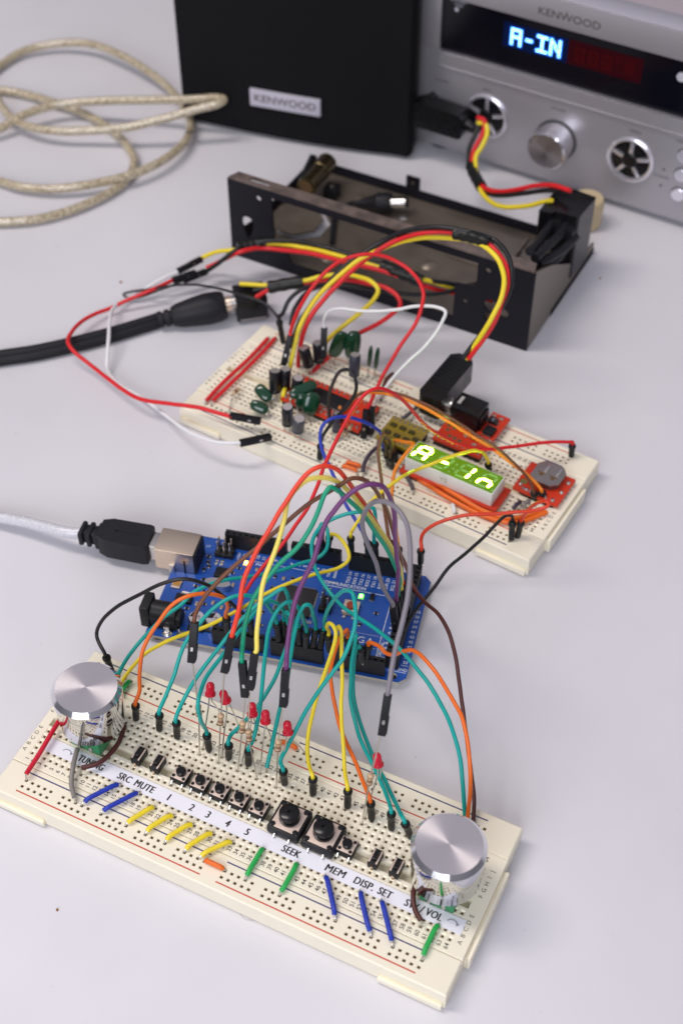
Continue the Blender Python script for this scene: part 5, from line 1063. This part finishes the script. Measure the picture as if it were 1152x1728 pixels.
D_r = [(806, 198, 405), (818, 204, 403), (815, 224, 400), (802, 248, 394), (797, 262, 390), (796, 281, 384), (804, 301, 376), (815, 316, 370), (837, 323, 366), (870, 320, 362), (907, 313, 360), (937, 313, 356), (962, 322, 352)]
D_y = [(806, 207, 404), (820, 210, 402), (822, 224, 399), (812, 248, 393), (804, 262, 389), (803, 283, 383), (806, 303, 375), (810, 322, 369), (824, 338, 363), (846, 348, 358), (882, 348, 354), (917, 340, 350), (930, 338, 348)]
D_b = [(804, 203, 406), (808, 212, 404), (803, 224, 401), (792, 248, 395), (790, 265, 391), (790, 284, 385), (799, 303, 377), (812, 320, 371), (830, 329, 366), (850, 330, 362), (888, 325, 360), (928, 321, 357), (945, 322, 354)]
t = loom('loom of red, yellow and black wires hanging from the plug in the silver receiver', [('red_wire', C_RED, D_r, 1.2), ('yellow_wire', C_YEL, D_y, 1.2), ('black_wire', C_BLK, D_b, 1.2)],
    [([(794, 280, 385), (799, 293, 380), (806, 306, 375), (812, 316, 371)], 2.9)])
mb = MB(FAMP); mb.prism([(3, 22.5), (6, 21), (32, 21), (34, 22.5), (34, 33), (32, 35), (8, 35.5), (3, 33)], 3, 13, BLKG, M3((0, -1, 0), (1, 0, 0), (0, 0, 1)))
mb.cyl((34, -9, 28), (39, -10, 27.5), 3.2, 2.4, BLKG, 16); b_ = mb.build('angled_plug', t)
md = b_.modifiers.new('bevel', 'BEVEL'); md.width = 0.0018; md.segments = 3; md.limit_method = 'ANGLE'; md.angle_limit = math.radians(45)
mb = MB(FAMP); mb.cyl((10, -6, 33), (10, -0.02, 33), 2.6, 2.6, BLKG, 20); mb.build('plug_tip', b_)

# ------------------------------------------------------------------ connector block behind the bracket
t = thing('connector_block', 'bulky black connector block with thick wires at the right rear of the bracket', 'connector', loc=Z(950, 400, 0))
zt = 43.0
pp = [Z(x, y, zt) for x, y in ((937, 317), (967, 319), (1006, 333), (976, 368), (935, 356), (908, 353))]
mb = MB(); mb.prism([(p.x, p.y) for p in (pp[1], pp[2], pp[3], pp[4])], 8, zt, BLKG); b_ = mb.build('main_housing', t)
md = b_.modifiers.new('bevel', 'BEVEL'); md.width = 0.001; md.segments = 2
mb = MB(); mb.prism([(p.x, p.y) for p in (pp[0], pp[1]+Vector((-0.4, 0, 0)), pp[4]+Vector((-0.4, 0, 0)), pp[5])], 26, zt-1.2, BLKG); b_ = mb.build('side_housing', t)
md = b_.modifiers.new('bevel', 'BEVEL'); md.width = 0.001; md.segments = 2
for k, pts in enumerate((((938, 368, 346), (920, 392, 332), (906, 412, 318), (893, 424, 306)), ((958, 376, 344), (940, 400, 330), (918, 420, 314), (902, 436, 304)), ((970, 400, 342), (950, 420, 328), (925, 436, 314), (908, 446, 306)), ((952, 420, 338), (938, 437, 326), (915, 447, 314), (905, 452, 308)))):
    P_ = [Y(*q) for q in pts]; mb = MB(); mb.tube(spline(P_, 6), 2.2, RUB, 14); mb.build('thick_wire', t)
mb = MB(); mb.cyl(Y(945, 372, 345), Y(936, 384, 338), 3, 3, BLK, 16); mb.cyl(Y(965, 385, 343), Y(955, 396, 336), 3, 3, BLK, 16); mb.box(pp[4].x+3, pp[3].y-1.8, 10, pp[3].x-3, pp[3].y+0.5, 20, BLK, 0.5); mb.build('terminal', t)
t = thing('rubber_foot', 'cream round rubber foot standing behind the black connector block', 'rubber foot', loc=Z(1008, 390, 0))
mb = MB(); c = Z(1010, 397, 0); mb.lathe([(7.5, 0), (8.4, 2), (8.4, 14), (7.6, 16), (0.01, 16.2)], mat('cream_rubber', (0.62, 0.50, 0.30), 0.5, var=0.1), Matrix.Translation((c.x-10, c.y+6, 0)), 32); mb.build('foot_body', t)

# ------------------------------------------------------------------ things lying in the bracket
BRS = mat('dark_brass', (0.13, 0.10, 0.05), 0.32, 0.9, var=0.3, vscale=200)
t = thing('antenna_socket', 'round dark brass socket with black clip lying on the bracket tray', 'socket', loc=Z(530, 320, 2))
a_, b2_ = Z(516, 316, 17), Z(552, 274, 15)
mb = MB(); M = mb.along(a_, b2_); L = (b2_-a_).length; mb.lathe([(3.6, 0), (5.0, 0.3), (5.2, 2), (4.8, 2.3), (4.8, L*0.6), (5.3, L*0.62), (5.3, L), (4.4, L+0.5)], BRS, M, 28); mb.lathe([(3.5, -0.02), (0.01, -0.01)], HOLE, M, 20); mb.build('socket_barrel', t)
mb = MB(); c0 = Z(508, 312, 14); c1 = Z(528, 270, 17); M = mb.along(c0, c1); L = (c1-c0).length; mb.box(-1.3, -4, 0, 1.3, 4, L, BLK, 0.5, M=M); mb.box(-0.8, -2, L, 0.8, 0, L+4, BLK, 0.3, M=M); mb.box(-2.4, -5, 1, -1.2, 3.5, L*0.6, BLK, 0.4, M=M); mb.build('clip', t)
mb = MB(); mb.tube(spline([Z(519, 321, 13), Z(510, 330, 9), Z(500, 334, 6), Z(486, 332, 4)], 5), 1.5, BRS, 10); mb.build('stub_lead', t)
t = thing('barrel_plug', 'black barrel power plug with silver tip lying on the bracket tray', 'plug', loc=Z(650, 345, 2))
a_, b2_ = Z(594, 343, 5), Z(660, 342, 8)
mb = MB(); M = mb.along(a_, b2_); L = (b2_-a_).length; mb.lathe([(1.2, 0), (2.2, L*0.25), (4.4, L*0.62), (5.3, L*0.66), (5.3, L*0.96), (4.9, L)], RUB, M, 28); mb.build('grip', t)
mb = MB(); mb.cyl(b2_, b2_+(b2_-a_).normalized()*7.6, 3.0, 3.0, STEEL, 24); mb.cyl(b2_+(b2_-a_).normalized()*7.4, b2_+(b2_-a_).normalized()*8.6, 2.6, 2.6, BLK, 20); mb.build('metal_tip', t)
mb = MB(); mb.tube(spline([a_, Z(580, 350, 5), Z(566, 362, 4), Z(562, 385, 3.5), Z(560, 410, 3.5)], 5), 1.3, RUB, 10); mb.build('cord', t)
t = thing('small_terminal', 'small black terminal block in front of the brass socket', 'terminal', loc=Z(558, 326, 2)); mb = MB(); c = Z(560, 328, 3); mb.box(c.x-3.5, c.y-3.5, 1.85, c.x+3.5, c.y+3.5, 8, BLK, 0.6); mb.cyl((c.x, c.y, 8), (c.x, c.y, 9.5), 1.8, 1.6, STEEL, 14); mb.build('terminal_body', t)

# ------------------------------------------------------------------ thick cables
t = thing('audio_cable', 'thick black twin cable with ribbed round plug coming in from the left', 'cable', loc=Z(150, 590, 0))
for nm, dy, z in (('upper_core', -5.5, 3.4), ('lower_core', 4.5, 2.4)):
    P_ = [Z(x, y+dy, z) for x, y in ((-60, 616), (0, 605), (60, 596), (120, 583), (190, 565), (240, 550), (272, 540))]; mb = MB(); mb.tube(spline(P_, 6), 2.5, RUB, 16); mb.build('cable_core', t)
a_, b2_ = Z(267, 540, 5), Z(381, 514, 8.5)
mb = MB(); M = mb.along(a_, b2_); L = (b2_-a_).length
pr = [(2.6, 0), (3.9, 0.3), (3.9, 2.2), (3.0, 2.5), (3.0, 3.2), (4.1, 3.5), (4.1, 5.6), (3.3, 5.9), (3.3, 6.5), (4.6, 6.9), (5.8, 10), (7.0, 18), (7.6, L*0.72), (7.3, L*0.9), (6.4, L-0.4), (5.2, L)]
mb.lathe(pr, RUB, M, 32); pb = mb.build('plug_grip', t)
mb = MB()
for k in range(6): q = 13+k*1.9; mb.lathe([(5.9+k*0.22, q), (6.25+k*0.22, q+0.4), (5.95+k*0.22, q+0.8)], RUB, M, 32, caps=False)
mb.build('grip_ribs', pb)
d_ = (b2_-a_).normalized(); mb = MB(); mb.cyl(b2_, b2_+d_*2.6, 3.8, 3.8, GOLD, 28); mb.cyl(b2_+d_*2.6, b2_+d_*5.6, 3.4, 3.4, STEEL, 28); mb.build('metal_collar', t)
t = thing('socket_adapter', 'black square cable socket that the ribbed round plug is pushed into', 'socket', loc=Z(425, 505, 0))
a2 = b2_+d_*4.2; bx = a2+Vector((d_.x, d_.y, 0)).normalized()*15
mb = MB(); M = mb.along(Vector((a2.x, a2.y, 8)), Vector((bx.x, bx.y, 8))); mb.box(-6.6, -6.2, 0, 6.6, 6.4, 15, BLKG, 0.7, M=M); mb.build('socket_body', t)
mb = MB(); mb.box(-6.62, -5.4, 1.5, 6.62, -4.8, 14, STEEL, 0.1, M=M); mb.build('seam', t)
# usb cable
USBJ = mat('cable_clear_jacket', (0.62, 0.62, 0.66), 0.25, spec=0.5, var=0.25, vscale=900, bump=0.8, bscale=900, coat=0.5)
t = thing('usb_cable', 'translucent grey cable with black square plug in the silver socket', 'cable', loc=Z(180, 920, 0))
P_ = [Z(x, y, z) for x, y, z in ((-70, 862, 5), (0, 873, 6), (40, 880, 7.5), (80, 890, 9), (112, 898, 10))]+[FAR(-37.5, 38.9, 10.2)]; mb = MB(); mb.tube(spline(P_, 6), 2.4, USBJ, 16); mb.build('cable_core', t)
mb = MB(FAR); cy, cz = 38.9, 10.2
for x, r in ((-38.6, 4.0), (-36.4, 3.1), (-35.2, 4.1), (-33.0, 3.2), (-31.6, 4.3)): mb.box(x-1.0, cy-r, cz-r*0.85, x+1.0, cy+r, cz+r*0.85, RUB, 0.6)
mb.box(-38, cy-2.7, cz-2.7, -30, cy+2.9, cz+2.7, RUB, 0.4)
mb.prism([(-31, 34.6), (-27, 32.9), (-11.5, 32.7), (-9.8, 33.2), (-9.8, 44.6), (-11.5, 45.1), (-27, 44.9), (-31, 43.4)], 5.0, 15.4, RUB)
b_ = mb.build('plug_body', t); md = b_.modifiers.new('bevel', 'BEVEL'); md.width = 0.0008; md.segments = 3; md.limit_method = 'ANGLE'; md.angle_limit = math.radians(50)
mb = MB(FAR); mb.box(-9.8, 34.9, 6.2, -5.5, 42.9, 14.2, STEEL, 0.4); mb.build('metal_shell', t)
mb = MB(FAR)
q = 15.43
mb.box(-24, 38.8, 15.4, -15.5, 39.1, q, BLKG); mb.lathe([(0.7, 15.4), (0.7, q)], BLKG, Matrix.Translation((-24, 38.95, 0)), 10); mb.prism([(-15.5, 38.2), (-15.5, 39.7), (-14.2, 38.95)], 15.4, q, BLKG); mb.build('trident_mark', b_)
# coiled speaker cable
BEI = mat('braided_beige_cable', (0.40, 0.335, 0.225), 0.16, spec=0.7, coat=1.0)
n_ = BEI.node_tree; bb_ = n_.nodes['Principled BSDF']; tc_ = n_.nodes.new('ShaderNodeTexCoord'); mp_ = n_.nodes.new('ShaderNodeTexVoronoi'); mp_.inputs['Scale'].default_value = 620
n_.links.new(tc_.outputs['Object'], mp_.inputs['Vector']); rp_ = n_.nodes.new('ShaderNodeValToRGB'); rp_.color_ramp.elements[0].color = (0.74, 0.66, 0.48, 1); rp_.color_ramp.elements[1].color = (0.34, 0.27, 0.165, 1); rp_.color_ramp.elements[1].position = 0.75
n_.links.new(mp_.outputs['Distance'], rp_.inputs[0]); n_.links.new(rp_.outputs[0], bb_.inputs['Base Color']); bp_ = n_.nodes.new('ShaderNodeBump'); bp_.inputs['Strength'].default_value = 0.3; bp_.inputs['Distance'].default_value = 0.0004
n_.links.new(mp_.outputs['Distance'], bp_.inputs['Height']); n_.links.new(bp_.outputs[0], bb_.inputs['Normal'])
t = thing('speaker_cable', 'beige braided clear-jacketed cable lying in loose coils at the far left', 'cable', loc=Z(150, 200, 0))
def px16(L, z): return [(x/1.6, y/1.6, z[i] if isinstance(z, list) else z) for i, (x, y) in enumerate(L)]
c1 = px16([(-90, 262), (-40, 215), (0, 178), (60, 140), (150, 118), (240, 118), (320, 146), (390, 186), (445, 228), (492, 280), (514, 330), (500, 382), (445, 430), (360, 470), (250, 497), (150, 510), (60, 505), (0, 490), (-80, 470)], [3, 3, 3, 4, 6, 8, 9, 8, 6, 5, 5, 6, 7, 7, 6, 5, 4, 3, 3])
c2 = px16([(-80, 236), (0, 243), (70, 255), (150, 278), (230, 308), (300, 350), (348, 400), (362, 440), (340, 488), (290, 524), (200, 565), (100, 592), (0, 600), (-90, 600)], [3, 3, 3, 4, 3, 3, 3, 3, 3, 3, 3, 3, 3, 3])
c3 = px16([(-90, 380), (0, 348), (60, 312), (150, 284), (260, 273), (400, 270), (520, 268), (585, 264), (604, 269), (585, 281), (540, 292), (450, 318), (350, 342), (250, 352), (150, 353), (80, 342), (30, 316), (5, 286), (-5, 268), (-40, 240)], [4, 6, 9, 10, 13, 17, 21, 24, 25, 24, 22, 18, 13, 10, 9, 8, 8, 8, 8, 8])
for c_ in (c1, c2, c3):
    mb = MB(); mb.tube(spline([Z(*q) for q in c_], 8), 2.35, BEI, 18); mb.build('cable_loop', t)
# crumbs on the table
CR = mat('crumb_brown', (0.30, 0.12, 0.03), 0.7)
for i, (x, y, l) in enumerate(((204, 477, 'tiny brown crumb on the table left of the black wire'), (97, 1536, 'tiny brown crumb on the table below the front breadboard'), (1012, 470, 'tiny brown crumb on the table right of the bracket'))):
    c = Z(x, y, 0); tb = bmesh.new(); bmesh.ops.create_icosphere(tb, subdivisions=2, radius=0.7 if i == 0 else 0.45); mb = MB()
    for k, v in enumerate(tb.verts): v.index = k; v.co *= random.uniform(0.7, 1.2)
    mb.add([v.co*1.0+Vector((0, 0, 0.3)) for v in tb.verts], [[v.index for v in f.verts] for f in tb.faces], CR, True, Matrix.Translation((c.x, c.y, 0))); tb.free()
    tag(mb.build('crumb', origin=c), l, 'crumb')

HAIR = mat('hair_grey', (0.42, 0.40, 0.40), 0.5)
P_ = [Z(x, y, 0.2) for x, y in ((405, 1541), (413, 1551), (440, 1554), (466, 1566))]; mb = MB(); mb.tube(spline(P_, 8), 0.05, HAIR, 6); tag(mb.build('hair', origin=P_[0]), 'fine hair lying along the front breadboard lower edge', 'hair')
